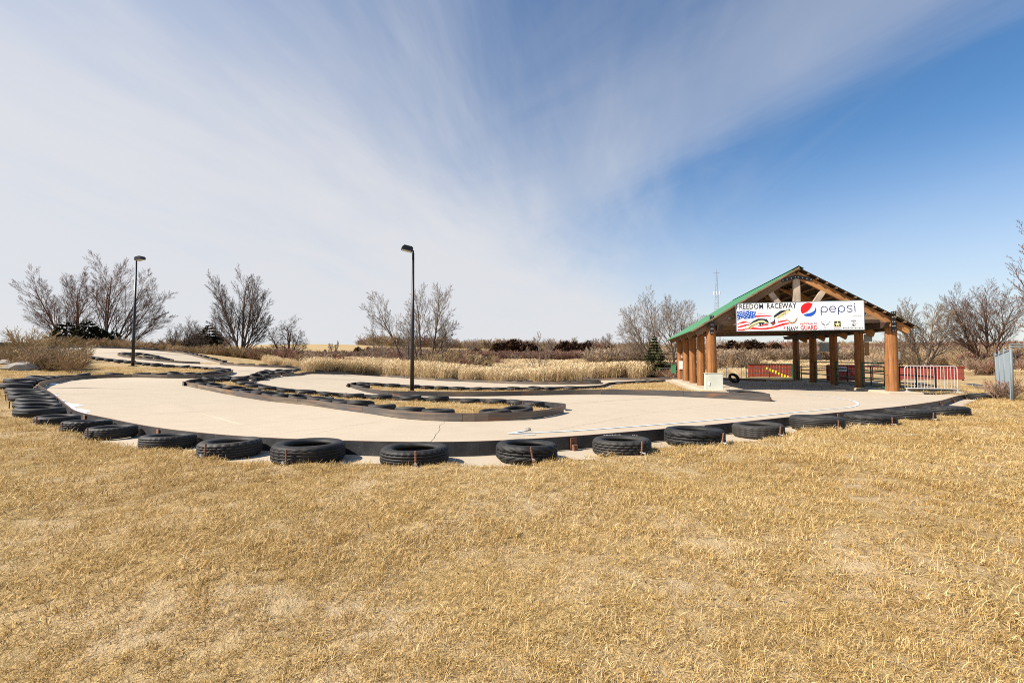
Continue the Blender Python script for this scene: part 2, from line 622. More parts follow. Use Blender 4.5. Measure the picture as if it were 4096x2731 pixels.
def mat_ground():
    m, nt, b = new_mat('turf_soil')
    t = NT(nt)
    w = t.world()
    big = t.noise(w, 0.16, 5, 0.6)
    mid = t.noise(w, 1.6, 6, 0.65)
    fine = t.noise(t.world((1, 1, 1), (0, 0, 0.6)), 26, 5, 0.7, 0.6)
    grain = t.noise(w, 120, 3, 0.65)
    c = t.ramp(fine, [(0.34, (0.11, 0.062, 0.018)), (0.5, (0.31, 0.195, 0.066)), (0.66, (0.60, 0.42, 0.175))])
    c = t.mix(0.45, c, t.ramp(grain, [(0.35, (0.15, 0.092, 0.034)), (0.65, (0.60, 0.44, 0.215))]))
    c = t.mix(t.math('MULTIPLY', t.ramp(mid, [(0.42, (0, 0, 0)), (0.66, (1, 1, 1))]), 0.60), c, (0.56, 0.44, 0.29))
    c = t.mix(t.math('MULTIPLY', t.ramp(big, [(0.48, (0, 0, 0)), (0.70, (1, 1, 1))]), 0.30), c, (0.20, 0.15, 0.05))
    t.link(c, b.inputs['Base Color'])
    b.inputs['Roughness'].default_value = 0.95
    b.inputs['Specular IOR Level'].default_value = 0.1
    t.link(t.bump(t.math('ADD', fine, t.math('MULTIPLY', grain, 0.5)), 0.7, 0.03), b.inputs['Normal'])
    return m


def mat_grass():
    m, nt, b = new_mat('dry_grass')
    t = NT(nt)
    a = t.node('ShaderNodeAttribute', attribute_name='tone')
    oi = t.node('ShaderNodeObjectInfo')
    w = t.world((1, 1, 0))
    patch = t.noise(w, 0.9, 4, 0.6)
    c = t.ramp(a.outputs['Fac'], [(0.0, (0.075, 0.038, 0.008)), (0.28, (0.33, 0.19, 0.050)), (0.6, (0.61, 0.43, 0.170)), (1.0, (0.83, 0.68, 0.42))])
    g = t.math('MULTIPLY', t.ramp(patch, [(0.54, (0, 0, 0)), (0.72, (1, 1, 1))]), t.math('GREATER_THAN', oi.outputs['Random'], 0.45))
    c = t.mix(t.math('MULTIPLY', g, 0.45), c, (0.15, 0.13, 0.02))
    big = t.noise(t.world((1, 1, 0)), 0.42, 5, 0.62, 0.5)
    c = t.mix(1.0, c, t.ramp(big, [(0.30, (0.72, 0.62, 0.44)), (0.50, (1.0, 0.97, 0.88)), (0.68, (1.12, 1.14, 1.22))]), 'MULTIPLY')
    c = t.mix(0.22, c, t.ramp(oi.outputs['Random'], [(0, (0.38, 0.21, 0.045)), (1, (0.74, 0.55, 0.25))]))
    t.link(c, b.inputs['Base Color'])
    b.inputs['Roughness'].default_value = 0.7
    b.inputs['Specular IOR Level'].default_value = 0.2
    tr = t.node('ShaderNodeBsdfTranslucent')
    t.link(c, tr.inputs[0])
    mx = t.node('ShaderNodeMixShader')
    mx.inputs[0].default_value = 0.25
    t.link(b.outputs[0], mx.inputs[1])
    t.link(tr.outputs[0], mx.inputs[2])
    t.link(mx.outputs[0], nt.nodes['Material Output'].inputs[0])
    return m


def mat_rail(name, worn, dark=False):
    """steel plate: u runs along the rail (metres), v from foot to top"""
    m, nt, b = new_mat(name)
    t = NT(nt)
    uv = t.node('ShaderNodeUVMap')
    mp = t.node('ShaderNodeMapping')
    t.link(uv.outputs[0], mp.inputs[0])
    vec = mp.outputs[0]
    if worn:
        mp.inputs['Scale'].default_value = (0.55, 9.0, 1)
        st = t.noise(vec, 1.6, 6, 0.6, 0.25)
        mp2 = t.node('ShaderNodeMapping')
        mp2.inputs['Scale'].default_value = (0.22, 1.6, 1)
        t.link(uv.outputs[0], mp2.inputs[0])
        zone = t.noise(mp2.outputs[0], 1.1, 4, 0.6)
        c = t.ramp(st, [(0.28, (0.030, 0.026, 0.025)), (0.45, (0.105, 0.078, 0.056)), (0.58, (0.165, 0.122, 0.082)), (0.74, (0.30, 0.235, 0.16))])
        c = t.mix(t.math('MULTIPLY', t.ramp(zone, [(0.30 if dark else 0.46, (0, 0, 0)), (0.46 if dark else 0.62, (1, 1, 1))]), 0.82 if dark else 0.72), c, (0.030, 0.031, 0.034) if dark else (0.052, 0.054, 0.060))
        mp3 = t.node('ShaderNodeMapping')
        mp3.inputs['Scale'].default_value = (0.5, 5.0, 1)
        mp3.inputs['Location'].default_value = (7.3, 1.7, 0)
        t.link(uv.outputs[0], mp3.inputs[0])
        rust = t.noise(mp3.outputs[0], 1.3, 5, 0.6)
        c = t.mix(t.math('MULTIPLY', t.ramp(rust, [(0.56, (0, 0, 0)), (0.72, (1, 1, 1))]), 0.8), c, (0.24, 0.092, 0.022))
        rough = 0.55
        bh = st
    else:
        mp.inputs['Scale'].default_value = (2.0, 2.0, 1)
        sp = t.noise(vec, 26, 3, 0.7)
        dr = t.noise(vec, 3.0, 5, 0.6)
        c = t.ramp(dr, [(0.3, (0.012, 0.012, 0.013)), (0.7, (0.040, 0.039, 0.040))])
        c = t.mix(t.math('MULTIPLY', t.ramp(sp, [(0.60, (0, 0, 0)), (0.70, (1, 1, 1))]), t.ramp(dr, [(0.42, (0, 0, 0)), (0.66, (0.6, 0.6, 0.6))])), c, (0.33, 0.31, 0.28))
        rough = 0.6
        bh = sp
    t.link(c, b.inputs['Base Color'])
    b.inputs['Roughness'].default_value = rough
    t.link(t.bump(bh, 0.2, 0.004), b.inputs['Normal'])
    return m


def mat_rubber():
    m, nt, b = new_mat('tyre_rubber')
    t = NT(nt)
    oi = t.node('ShaderNodeObjectInfo')
    co = t.coord('Object')
    add = t.node('ShaderNodeVectorMath', operation='ADD')
    t.link(co, add.inputs[0])
    t.link(oi.outputs['Location'], add.inputs[1])
    n = t.noise(add.outputs[0], 4.0, 5, 0.65)
    n2 = t.noise(add.outputs[0], 40, 3, 0.6)
    c = t.ramp(n, [(0.30, (0.009, 0.009, 0.010)), (0.56, (0.020, 0.019, 0.018)), (0.74, (0.062, 0.053, 0.042))])
    c = t.mix(t.math('MULTIPLY', t.ramp(n2, [(0.60, (0, 0, 0)), (0.74, (1, 1, 1))]), 0.25), c, (0.12, 0.095, 0.065))
    c = t.mix(t.math('MULTIPLY', t.math('POWER', oi.outputs['Random'], 2.0), 0.55), c, (0.060, 0.053, 0.045))
    t.link(c, b.inputs['Base Color'])
    b.inputs['Roughness'].default_value = 0.62
    b.inputs['Specular IOR Level'].default_value = 0.32
    t.link(t.bump(n2, 0.15, 0.002), b.inputs['Normal'])
    return m


def mat_wood(name, dark, light, axis='Z', scale=9.0, crack=0.5, rough=0.72):
    m, nt, b = new_mat(name)
    t = NT(nt)
    s = {'X': (0.06, 1, 1), 'Y': (1, 0.06, 1), 'Z': (1, 1, 0.06)}[axis]
    co = t.coord('Object', s)
    g = t.noise(co, scale, 6, 0.65, 0.6)
    g2 = t.noise(co, scale * 4, 4, 0.6)
    blot = t.noise(t.coord('Object'), 1.7, 4, 0.6)
    c = t.ramp(g, [(0.30, dark), (0.68, light)])
    c = t.mix(0.35, c, t.ramp(g2, [(0.35, dark), (0.7, light)]))
    c = t.mix(t.math('MULTIPLY', t.ramp(blot, [(0.5, (0, 0, 0)), (0.72, (1, 1, 1))]), 0.35), c, tuple(x * 0.7 for x in dark))
    ck = t.ramp(g2, [(0.26, (1, 1, 1)), (0.34, (0, 0, 0))])
    c = t.mix(t.math('MULTIPLY', ck, crack), c, tuple(x * 0.2 for x in dark))
    t.link(c, b.inputs['Base Color'])
    b.inputs['Roughness'].default_value = rough
    t.link(t.bump(t.math('ADD', g, g2), 0.35, 0.01), b.inputs['Normal'])
    return m


def mat_bark(name, lo, hi):
    m, nt, b = new_mat(name)
    t = NT(nt)
    n = t.noise(t.coord('Object', (3, 3, 0.8)), 3.0, 5, 0.6)
    t.link(t.ramp(n, [(0.3, lo), (0.7, hi)]), b.inputs['Base Color'])
    b.inputs['Roughness'].default_value = 0.9
    b.inputs['Specular IOR Level'].default_value = 0.15
    return m


def mat_tone(name, stops, rough=0.85, transl=0.0, rnd=0.3):
    """colour from the 'tone' attribute, shifted a little for each instance"""
    m, nt, b = new_mat(name)
    t = NT(nt)
    a = t.node('ShaderNodeAttribute', attribute_name='tone')
    oi = t.node('ShaderNodeObjectInfo')
    f = t.math('ADD', t.math('MULTIPLY', a.outputs['Fac'], 1 - rnd), t.math('MULTIPLY', oi.outputs['Random'], rnd))
    c = t.ramp(f, stops)
    t.link(c, b.inputs['Base Color'])
    b.inputs['Roughness'].default_value = rough
    b.inputs['Specular IOR Level'].default_value = 0.15
    if transl:
        tr = t.node('ShaderNodeBsdfTranslucent')
        t.link(c, tr.inputs[0])
        mx = t.node('ShaderNodeMixShader')
        mx.inputs[0].default_value = transl
        t.link(b.outputs[0], mx.inputs[1])
        t.link(tr.outputs[0], mx.inputs[2])
        t.link(mx.outputs[0], nt.nodes['Material Output'].inputs[0])
    return m


M = dict(
    concrete=mat_concrete(), ground=mat_ground(), grass=mat_grass(), rail_worn=mat_rail('rail_rubbed_steel', True), rail_black=mat_rail('rail_black_steel', False), rail_dark=mat_rail('rail_scuffed_black_steel', True, True),
    rubber=mat_rubber(),
    rust=simple_mat('rusty_steel', (0.17, 0.075, 0.040), 0.8, 0.0, 0.5, 30, 0.3),
    rust_orange=simple_mat('orange_rust', (0.42, 0.075, 0.018), 0.8, 0.0, 0.4, 14, 0.3),
    galv=simple_mat('galvanised_steel', (0.15, 0.175, 0.185), 0.55, 0.0, 0.12, 9),
    bolt=simple_mat('bolt_steel', (0.62, 0.62, 0.60), 0.4, 0.6, 0.1, 9),
    black_metal=simple_mat('black_painted_metal', (0.010, 0.010, 0.011), 0.38, 0.0, 0.3, 5),
    log=mat_wood('stained_log', (0.10, 0.032, 0.007), (0.45, 0.185, 0.046), 'Z', 7.0, 0.9),
    timber=mat_wood('weathered_timber', (0.085, 0.045, 0.022), (0.34, 0.215, 0.125), 'X', 6.0, 0.6),
    timber_lit_pale=mat_wood('pale_sunlit_timber', (0.24, 0.165, 0.105), (0.66, 0.55, 0.42), 'X', 6.0, 0.5),  # sunlight on the front king post and braces, put into the wood colour
    timber_lit_warm=mat_wood('orange_sunlit_timber', (0.17, 0.060, 0.016), (0.58, 0.29, 0.10), 'X', 6.0, 0.5),  # orange sunlight on the right-hand rafters, painted as a wood colour
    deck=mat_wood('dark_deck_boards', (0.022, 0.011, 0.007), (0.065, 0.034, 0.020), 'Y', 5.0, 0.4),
    green_roof=simple_mat('green_roof_metal', (0.050, 0.20, 0.090), 0.42, 0.0, 0.10, 2.5),
    green_pipe=simple_mat('green_pipe_paint', (0.012, 0.085, 0.045), 0.45, 0.0, 0.3, 8),
    red_paint=simple_mat('red_barn_paint', (0.28, 0.024, 0.012), 0.75, 0.0, 0.35, 5, 0.2),
    red_faded=simple_mat('faded_red_paint', (0.25, 0.050, 0.028), 0.85, 0.0, 0.4, 4, 0.2),
    yellow=simple_mat('yellow_plastic', (0.80, 0.62, 0.01), 0.5, 0.0, 0.1, 8),
    barrier_white=simple_mat('dull_white_paint', (0.44, 0.42, 0.40), 0.5, 0.0, 0.12, 8),
    white=simple_mat('white_paint', (0.78, 0.77, 0.75), 0.5, 0.0, 0.05, 3),
    sheet_white=simple_mat('white_banner_vinyl', (0.80, 0.80, 0.79), 0.45, 0.0, 0.03, 1.5),
    pale_box=simple_mat('pale_cabinet_paint', (0.55, 0.56, 0.47), 0.6, 0.0, 0.10, 2.2),
    grey_box=simple_mat('grey_cabinet_paint', (0.46, 0.47, 0.46), 0.5, 0.0, 0.08, 4),
    sign_back=simple_mat('aluminium_sign_back', (0.25, 0.255, 0.25), 0.4, 0.5, 0.08, 4),
    asphalt=simple_mat('asphalt', (0.055, 0.055, 0.058), 0.9, 0.0, 0.4, 30, 0.4),
    line_paint=simple_mat('pale_blue_line_paint', (0.50, 0.58, 0.62), 0.7, 0.0, 0.12, 10),
    snow=simple_mat('old_snow', (0.80, 0.82, 0.88), 0.6, 0.0, 0.06, 12, 0.4),
    stone=simple_mat('pale_stone', (0.27, 0.24, 0.20), 0.9, 0.0, 0.3, 5, 0.5),
    ink=simple_mat('black_print', (0.012, 0.020, 0.028), 0.5, 0.0, 0.1, 3),
    red=simple_mat('red_print', (0.72, 0.006, 0.010), 0.5, 0.0, 0.05, 3),
    dkred=simple_mat('dark_red_print', (0.52, 0.012, 0.020), 0.5, 0.0, 0.05, 3),
    blue=simple_mat('blue_print', (0.010, 0.085, 0.44), 0.5, 0.0, 0.06, 3),
    navy=simple_mat('navy_print', (0.008, 0.030, 0.16), 0.5, 0.0, 0.06, 3),
    cream=simple_mat('cream_print', (0.78, 0.66, 0.32), 0.5, 0.0, 0.1, 12),
    brown=simple_mat('brown_print', (0.36, 0.20, 0.06), 0.5, 0.0, 0.15, 9),
    grey=simple_mat('grey_print', (0.35, 0.35, 0.36), 0.5, 0.0, 0.1, 9),
    gold=simple_mat('orange_print', (0.75, 0.35, 0.02), 0.5, 0.0, 0.1, 9),
)

# ================================================================ the land
WEDGE = smooth_path([P_LAMP[-1] + np.array((0.02, 0.02)), ground_px(3026, 1570, T), ground_px(2916, 1558, T)])
POLY_OUT = np.concatenate((P_FRONT, P_LEFT[1:], P_FAR[1:], P_TEAR, P_MID[1:], P_BACK,
                           [sh(SH_W + 0.55, 9.3), sh(SH_W + 0.55, -1.2), (17.6, 18.6)]))
POLY_G2 = np.concatenate((P_LAMP, WEDGE[1:], [sh(-0.55, -0.35), sh(-0.55, 7.6)], P_LAMPB[:-1]))


def inside(P, x, y):
    c = np.zeros(len(x), bool)
    px, py = P[:, 0], P[:, 1]
    qx, qy = np.roll(px, -1), np.roll(py, -1)
    for a, b, cx, cy in zip(px, py, qx, qy):
        if b == cy:
            continue
        k = (b > y) != (cy > y)
        c ^= k & (x < (cx - a) * (y - b) / (cy - b) + a)
    return c


def poly_dist(P, x, y):
    A, B = P, np.roll(P, -1, 0)
    d = np.full(len(x), 1e9)
    for (ax, ay), (bx, by) in zip(A, B):
        vx, vy = bx - ax, by - ay
        l2 = vx * vx + vy * vy
        if l2 < 1e-12:
            continue
        t = np.clip(((x - ax) * vx + (y - ay) * vy) / l2, 0, 1)
        d = np.minimum(d, (x - ax - t * vx) ** 2 + (y - ay - t * vy) ** 2)
    return np.sqrt(d)


def grass_dist(x, y):
    """metres into the grass from the nearest rail; negative on the track"""
    x, y = np.asarray(x, float), np.asarray(y, float)
    out = np.full(len(x), 50.0)
    k = (np.abs(x) < 50) & (y > -1) & (y < 55)
    xs, ys = x[k], y[k]
    io, ig = inside(POLY_OUT, xs, ys), inside(POLY_G2, xs, ys)
    d = np.minimum(poly_dist(POLY_OUT[::2], xs, ys), poly_dist(POLY_G2[::2], xs, ys))
    out[k] = np.where(io & ~ig, -d, d)
    return out


def pad_width(x, y):
    """the concrete reaches this far past the rail: widest under the near tyres"""
    x, y = np.asarray(x, float), np.asarray(y, float)
    near = sstep(11.0, 7.0, y) * sstep(-8.5, -5.0, x)
    wob = 0.10 * np.sin(x * 2.3 + 1.1) + 0.07 * np.sin(x * 5.1 + y * 2.0) + 0.04 * np.sin(x * 11.3)
    return 0.36 + near * (0.10 + wob)


def ground_z(x, y):
    """surface of the turf (also under the concrete, a little lower)"""
    z = terrain(x, y)
    g = grass_dist(x, y)
    w = pad_width(x, y)
    lift = -0.045 + 0.090 * sstep(-0.02, 0.26, g - w)
    lump = 0.018 * np.sin(x * 1.7 + 0.6 * y) * np.sin(y * 2.1 - 0.4 * x) + 0.012 * np.sin(x * 4.3) * np.sin(y * 3.7 + 1)
    return z + lift + lump * sstep(0.2, 0.9, g - w)


def build_ground():
    ang = np.concatenate((np.linspace(-1.15, 1.15, 430), np.linspace(1.15, 2 * math.pi - 1.15, 90)[1:-1]))
    rad = np.concatenate(([0.0], np.geomspace(0.5, 5200, 330)))
    na, nr = len(ang), len(rad)
    X = (rad[:, None] * np.sin(ang)[None, :]).ravel()
    Y = (rad[:, None] * np.cos(ang)[None, :]).ravel()
    Z = ground_z(X, Y)
    i, j = np.meshgrid(np.arange(nr - 1), np.arange(na), indexing='ij')
    j2 = (j + 1) % na
    Fq = np.stack((i * na + j, (i + 1) * na + j, (i + 1) * na + j2, i * na + j2), -1).reshape(-1, 4)
    me = np_mesh('ground', np.stack((X, Y, Z), 1), Fq, M['ground'], True)
    o = link('ground', me)
    tag(o, 'dry tan winter turf and soil all around the track', None, None, 'structure')


build_ground()


# ---------------------------------------------------------------- concrete track, sawn into slabs
def ray_to_rails(p, d, skip=0.6, far=14.0):
    best = far
    for P in (POLY_OUT, POLY_G2):
        A, B = P, np.roll(P, -1, 0)
        e = B - A
        den = d[0] * e[:, 1] - d[1] * e[:, 0]
        den = np.where(np.abs(den) < 1e-9, 1e-9, den)
        w = A - p
        t = (w[:, 0] * e[:, 1] - w[:, 1] * e[:, 0]) / den
        u = (w[:, 0] * d[1] - w[:, 1] * d[0]) / den
        k = (t > skip) & (u >= 0) & (u <= 1)
        if k.any():
            best = min(best, t[k].min())
    return best


def joint_lines():
    J = []
    # sawn lines read off the photograph
    for a, b in (((549, 1556), (1214, 1740)), ((400, 1660), (832, 1645)), ((802, 1717), (1327, 1668)), ((1170, 1751), (1574, 1670)),
                 ((2040, 1754), (2600, 1650)), ((2600, 1650), (3060, 1595)), ((3060, 1600), (3330, 1652))):
        J.append((ground_px(*a), ground_px(*b)))
    for P, s0, step in ((P_LEFT, 3.0, 4.2), (P_LAMP, 0.5, 4.0), (P_MID, 2.0, 4.6), (P_FAR, 1.0, 4.4)):
        L = arclen(P)[-1]
        s = s0
        while s < L:
            p, t = along(P, s)
            nrm = np.array((t[1], -t[0]))          # into the track
            ln = ray_to_rails(p, nrm)
            if ln < 11:
                J.append((p - nrm * 0.25, p + nrm * (ln + 0.25)))
            s += step
    return J


def crack_line():
    a, b = ground_px(1728, 1765), ground_px(1779, 1683)
    pts = []
    rr = random.Random(3)
    for i in range(9):
        q = a + (b - a) * i / 8
        pts.append(q + np.array((rr.uniform(-0.035, 0.035), 0)))
    pts[0] = pts[0] - (b - a) * 0.03
    return pts


def build_track():
    V, E = [], []

    def chain(P, closed=False):
        n = len(V)
        V.extend([(float(p[0]), float(p[1])) for p in P])
        for i in range(len(P) - 1):
            E.append((n + i, n + i + 1))
        if closed:
            E.append((n + len(P) - 1, n))

    def offset(P, closed=True):
        A, B = np.roll(P, 1, 0), np.roll(P, -1, 0)
        t = B - A
        t /= np.maximum(np.linalg.norm(t, axis=1), 1e-9)[:, None]
        nrm = np.stack((-t[:, 1], t[:, 0]), 1)
        w = pad_width(P[:, 0], P[:, 1])
        return P + nrm * w[:, None]
    chain(offset(POLY_OUT), True)
    chain(offset(POLY_G2), True)
    GAP = 0.006
    gaps = []
    for a, b in joint_lines():
        d = (b - a) / np.linalg.norm(b - a)
        n = np.array((-d[1], d[0]))
        wd = GAP * (1.0 if np.hypot(*((a + b) / 2)) < 14 else 1.5)
        chain([a + n * wd / 2, b + n * wd / 2])
        chain([a - n * wd / 2, b - n * wd / 2])
        gaps.append((a, b, wd))
    ck = crack_line()
    for i in range(len(ck) - 1):
        gaps.append((ck[i], ck[i + 1], 0.009))
    chain([p + np.array((0.0045, 0)) for p in ck])
    chain([p - np.array((0.0045, 0)) for p in ck])
    # points inside so that the sheet follows the land
    gx, gy = np.meshgrid(np.arange(-42, 22, 0.8), np.arange(3.6, 46, 0.8))
    gx, gy = gx.ravel() + 0.013, gy.ravel() + 0.017
    g = grass_dist(gx, gy)
    k = g < 0.3
    V.extend(zip(gx[k].tolist(), gy[k].tolist()))
    vo, eo, fo, *_ = delaunay_2d_cdt([Vector(v) for v in V], E, [], 0, 1e-5)
    vo = np.array([(v.x, v.y) for v in vo])
    tri = np.array([f for f in fo if len(f) == 3])
    c = vo[tri].mean(1)
    gd = grass_dist(c[:, 0], c[:, 1])
    keep = gd < pad_width(c[:, 0], c[:, 1]) * 0.985
    for a, b, wd in gaps:
        d = (b - a)
        L2 = d @ d
        t = ((c - a) @ d) / L2
        dist = np.abs((c[:, 0] - a[0]) * d[1] - (c[:, 1] - a[1]) * d[0]) / math.sqrt(L2)
        keep &= ~((t > 0) & (t < 1) & (dist < wd / 2))
    tri = tri[keep]
    # connected pieces = slabs
    parent = list(range(len(vo)))

    def find(i):
        while parent[i] != i:
            parent[i] = parent[parent[i]]
            i = parent[i]
        return i
    for a, b, c_ in tri:
        ra, rb, rc = find(a), find(b), find(c_)
        parent[rb] = ra
        parent[find(rc)] = ra
    root = np.array([find(i) for i in tri[:, 0]])
    Z = terrain(vo[:, 0], vo[:, 1])
    trk = empty('race_track', (0, 0, 0))
    tag(trk, 'pale cream concrete kart track winding between the barriers', None, None, 'structure')
    small = []
    for r in np.unique(root):
        T_ = tri[root == r]
        a = vo[T_]
        area = np.abs(np.cross(a[:, 1] - a[:, 0], a[:, 2] - a[:, 0])).sum() / 2
        if area < 0.02:
            continue
        ids, inv = np.unique(T_, return_inverse=True)
        F3 = inv.reshape(-1, 3)
        P3 = np.stack((vo[ids, 0], vo[ids, 1], Z[ids]), 1)
        nz = np.cross(P3[F3[:, 1]] - P3[F3[:, 0]], P3[F3[:, 2]] - P3[F3[:, 0]])[:, 2]
        F3[nz < 0] = F3[nz < 0][:, ::-1]
        # skirt, so that each slab has an edge
        from collections import Counter
        ed = {}
        for f in F3:
            for q in range(3):
                e = (f[q], f[(q + 1) % 3])
                ed[e] = 1
        bd = [e for e in ed if (e[1], e[0]) not in ed]
        n0 = len(P3)
        low = P3.copy()
        low[:, 2] -= 0.05
        side = []
        for a_, b_ in bd:
            side.append((a_, a_ + n0, b_))
            side.append((b_, a_ + n0, b_ + n0))
        P3 = np.concatenate((P3, low))
        if side:
            F3 = np.concatenate((F3, np.array(side)))
        link('slab', np_mesh('slab', P3, F3, M['concrete']), trk)
    return trk


TRACK = build_track()


# ---------------------------------------------------------------- steel barriers
def rail_panel(P, name, parent, thick=0.018, h=RAIL_H, face='rail_worn', h1=None):
    """one bent plate along path P; grass side = left"""
    n = len(P)
    tg = np.gradient(P, axis=0)
    tg /= np.maximum(np.linalg.norm(tg, axis=1), 1e-9)[:, None]
    nr = np.stack((-tg[:, 1], tg[:, 0]), 1)
    A, B = P, P + nr * thick
    za, zb = terrain(A[:, 0], A[:, 1]), terrain(B[:, 0], B[:, 1])
    s = arclen(P)
    V, uvs = [], []
    h0, h1 = h, (h if h1 is None else h1)
    for i in range(n):
        h = h0 + (h1 - h0) * s[i] / s[-1]
        V += [(A[i, 0], A[i, 1], za[i] + 0.006), (A[i, 0], A[i, 1], za[i] + h), (B[i, 0], B[i, 1], za[i] + h), (B[i, 0], B[i, 1], za[i] + 0.006)]
    off = random.uniform(0, 40)
    Fc, mi, U = [], [], []
    for i in range(n - 1):
        a, b = 4 * i, 4 * i + 4
        u0, u1 = s[i] + off, s[i + 1] + off
        Fc.append((a, b, b + 1, a + 1)); mi.append(0); U += [(u0, 0), (u1, 0), (u1, h), (u0, h)]
        Fc.append((a + 1, b + 1, b + 2, a + 2)); mi.append(2); U += [(u0, h), (u1, h), (u1, h + thick), (u0, h + thick)]
        Fc.append((a + 2, b + 2, b + 3, a + 3)); mi.append(1); U += [(u0, h), (u1, h), (u1, 0), (u0, 0)]
    for a, fl in ((0, False), (4 * (n - 1), True)):
        q = (a, a + 1, a + 2, a + 3)
        Fc.append(q[::-1] if fl else q); mi.append(2); U += [(0, 0), (0, h), (thick, h), (thick, 0)]
    me = bpy.data.meshes.new(name)
    me.from_pydata([tuple(map(float, v)) for v in V], [], Fc)
    for m in (M[face], M['rail_black'], M['rust']):
        me.materials.append(m)
    me.polygons.foreach_set('material_index', mi)
    lay = me.uv_layers.new(name='UVMap')
    lay.data.foreach_set('uv', np.array(U, np.float32).ravel())
    me.update()
    return link(name, me, parent)


def barrier(P, label, plen=3.1, posts=True, group='steel barriers of the track', face='rail_worn', hh=(RAIL_H, RAIL_H)):
    s = arclen(P)
    L = s[-1]
    c = P[len(P) // 2]
    root = empty('steel_barrier', (0, 0, 0))
    tag(root, label, 'barrier', group)
    n = max(1, round(L / plen))
    for i in range(n):
        a, b = L * i / n + 0.004, L * (i + 1) / n - 0.004
        ss = np.concatenate(([a], s[(s > a + 0.03) & (s < b - 0.03)], [b]))
        Q = np.stack((np.interp(ss, s, P[:, 0]), np.interp(ss, s, P[:, 1])), 1)
        pn = rail_panel(Q, 'panel', root, h=hh[0] + (hh[1] - hh[0]) * a / L, h1=hh[0] + (hh[1] - hh[0]) * b / L, face=face)
        if posts:
            p, t = along(P, min(b + 0.004, L - 0.02))
            nrm = np.array((-t[1], t[0]))
            q = p + nrm * 0.036
            z = tz(*q)
            mb = MB()
            ry = math.atan2(t[1], t[0])
            Mz = Matrix.Rotation(ry, 3, 'Z')
            mb.box((q[0], q[1], z + RAIL_H * 0.46), (0.075, 0.012, RAIL_H * 0.86), Mz)
            mb.box((q[0] + nrm[0] * 0.03, q[1] + nrm[1] * 0.03, z + 0.03), (0.05, 0.045, 0.07), Mz)
            mb.build('joint_bracket', M['rust'], root)
    return root


barrier(P_FRONT, 'long curved steel barrier closing the near edge of the track behind the big tyres')
barrier(P_LEFT, 'steel barrier curling round the far left bend and back along the grass tongue')
barrier(P_FAR, 'dark steel barrier on the uphill far edge of the upper track')
_tl = smooth_path([P_TEAR[i] for i in range(0, len(P_TEAR), 3)] + [P_TEAR[-1]])
barrier(_tl, 'low steel barrier round the narrow teardrop island of the upper track')
_sm = arclen(P_MID)


def sub(P, a, b):
    s = arclen(P)
    k = (s >= a) & (s <= b)
    return P[k]


def station(P, pxx, s0, s1, pxy=None):
    """arc length on P (between s0 and s1) seen at pixel column pxx"""
    s = arclen(P)
    k = np.nonzero((s >= s0) & (s <= s1))[0]
    q = P[k]
    zz = terrain(q[:, 0], q[:, 1]) - CAM_Z
    cp, sp = math.cos(PITCH), math.sin(PITCH)
    dep = q[:, 1] * cp + zz * sp
    up = -q[:, 1] * sp + zz * cp
    x = CX + F_PX * q[:, 0] / dep
    y = CY - F_PX * up / dep
    e = np.abs(x - pxx)
    if pxy is not None:
        e = e + 2 * np.abs(y - pxy)
    i = k[int(np.argmin(e))]
    return float(s[i])


def s_of(P, px_, py_, off=0.0):
    p = ground_px(px_, py_, off)
    d = ((P - p) ** 2).sum(1)
    return float(arclen(P)[int(np.argmin(d))])


MID_TIP_L = s_of(P_MID, 734, 1535)
MID_TIP_R = s_of(P_MID, 2260, 1636)
MID_COR = s_of(P_MID, 1006, 1520, T)
MID_FAR = s_of(P_MID, 1300, 1495)
MID_B4 = s_of(P_MID, 2404, 1533)
MID_END = _sm[-1]
barrier(sub(P_MID, 0, MID_TIP_L - 6.5), 'thin steel barrier along the back straight in front of the brush')
barrier(sub(P_MID, MID_TIP_L - 6.4, MID_TIP_R - 0.8), 'brown rubbed steel barrier round the front of the big middle grass island')
barrier(sub(P_MID, MID_TIP_R - 0.7, MID_COR + 4.0), 'steel barrier on the far side of the big middle grass island')
barrier(sub(P_MID, MID_COR + 4.1, MID_END), 'low dark steel barrier at the foot of the reeds', 4.0)
barrier(P_BACK, 'farthest dark steel barrier in front of the reed bed', 4.0)
barrier(P_LAMP, 'scuffed black steel barrier along the near side of the lamp post island', face='rail_dark', hh=(0.152, 0.235))
barrier(P_LAMPB[3:], 'dark steel barrier along the far side of the lamp post island')
barrier(WEDGE, 'short steel barrier angling back to the pale cabinet', 2.0, False, face='rail_dark', hh=(0.235, 0.16))
DEBUG = False

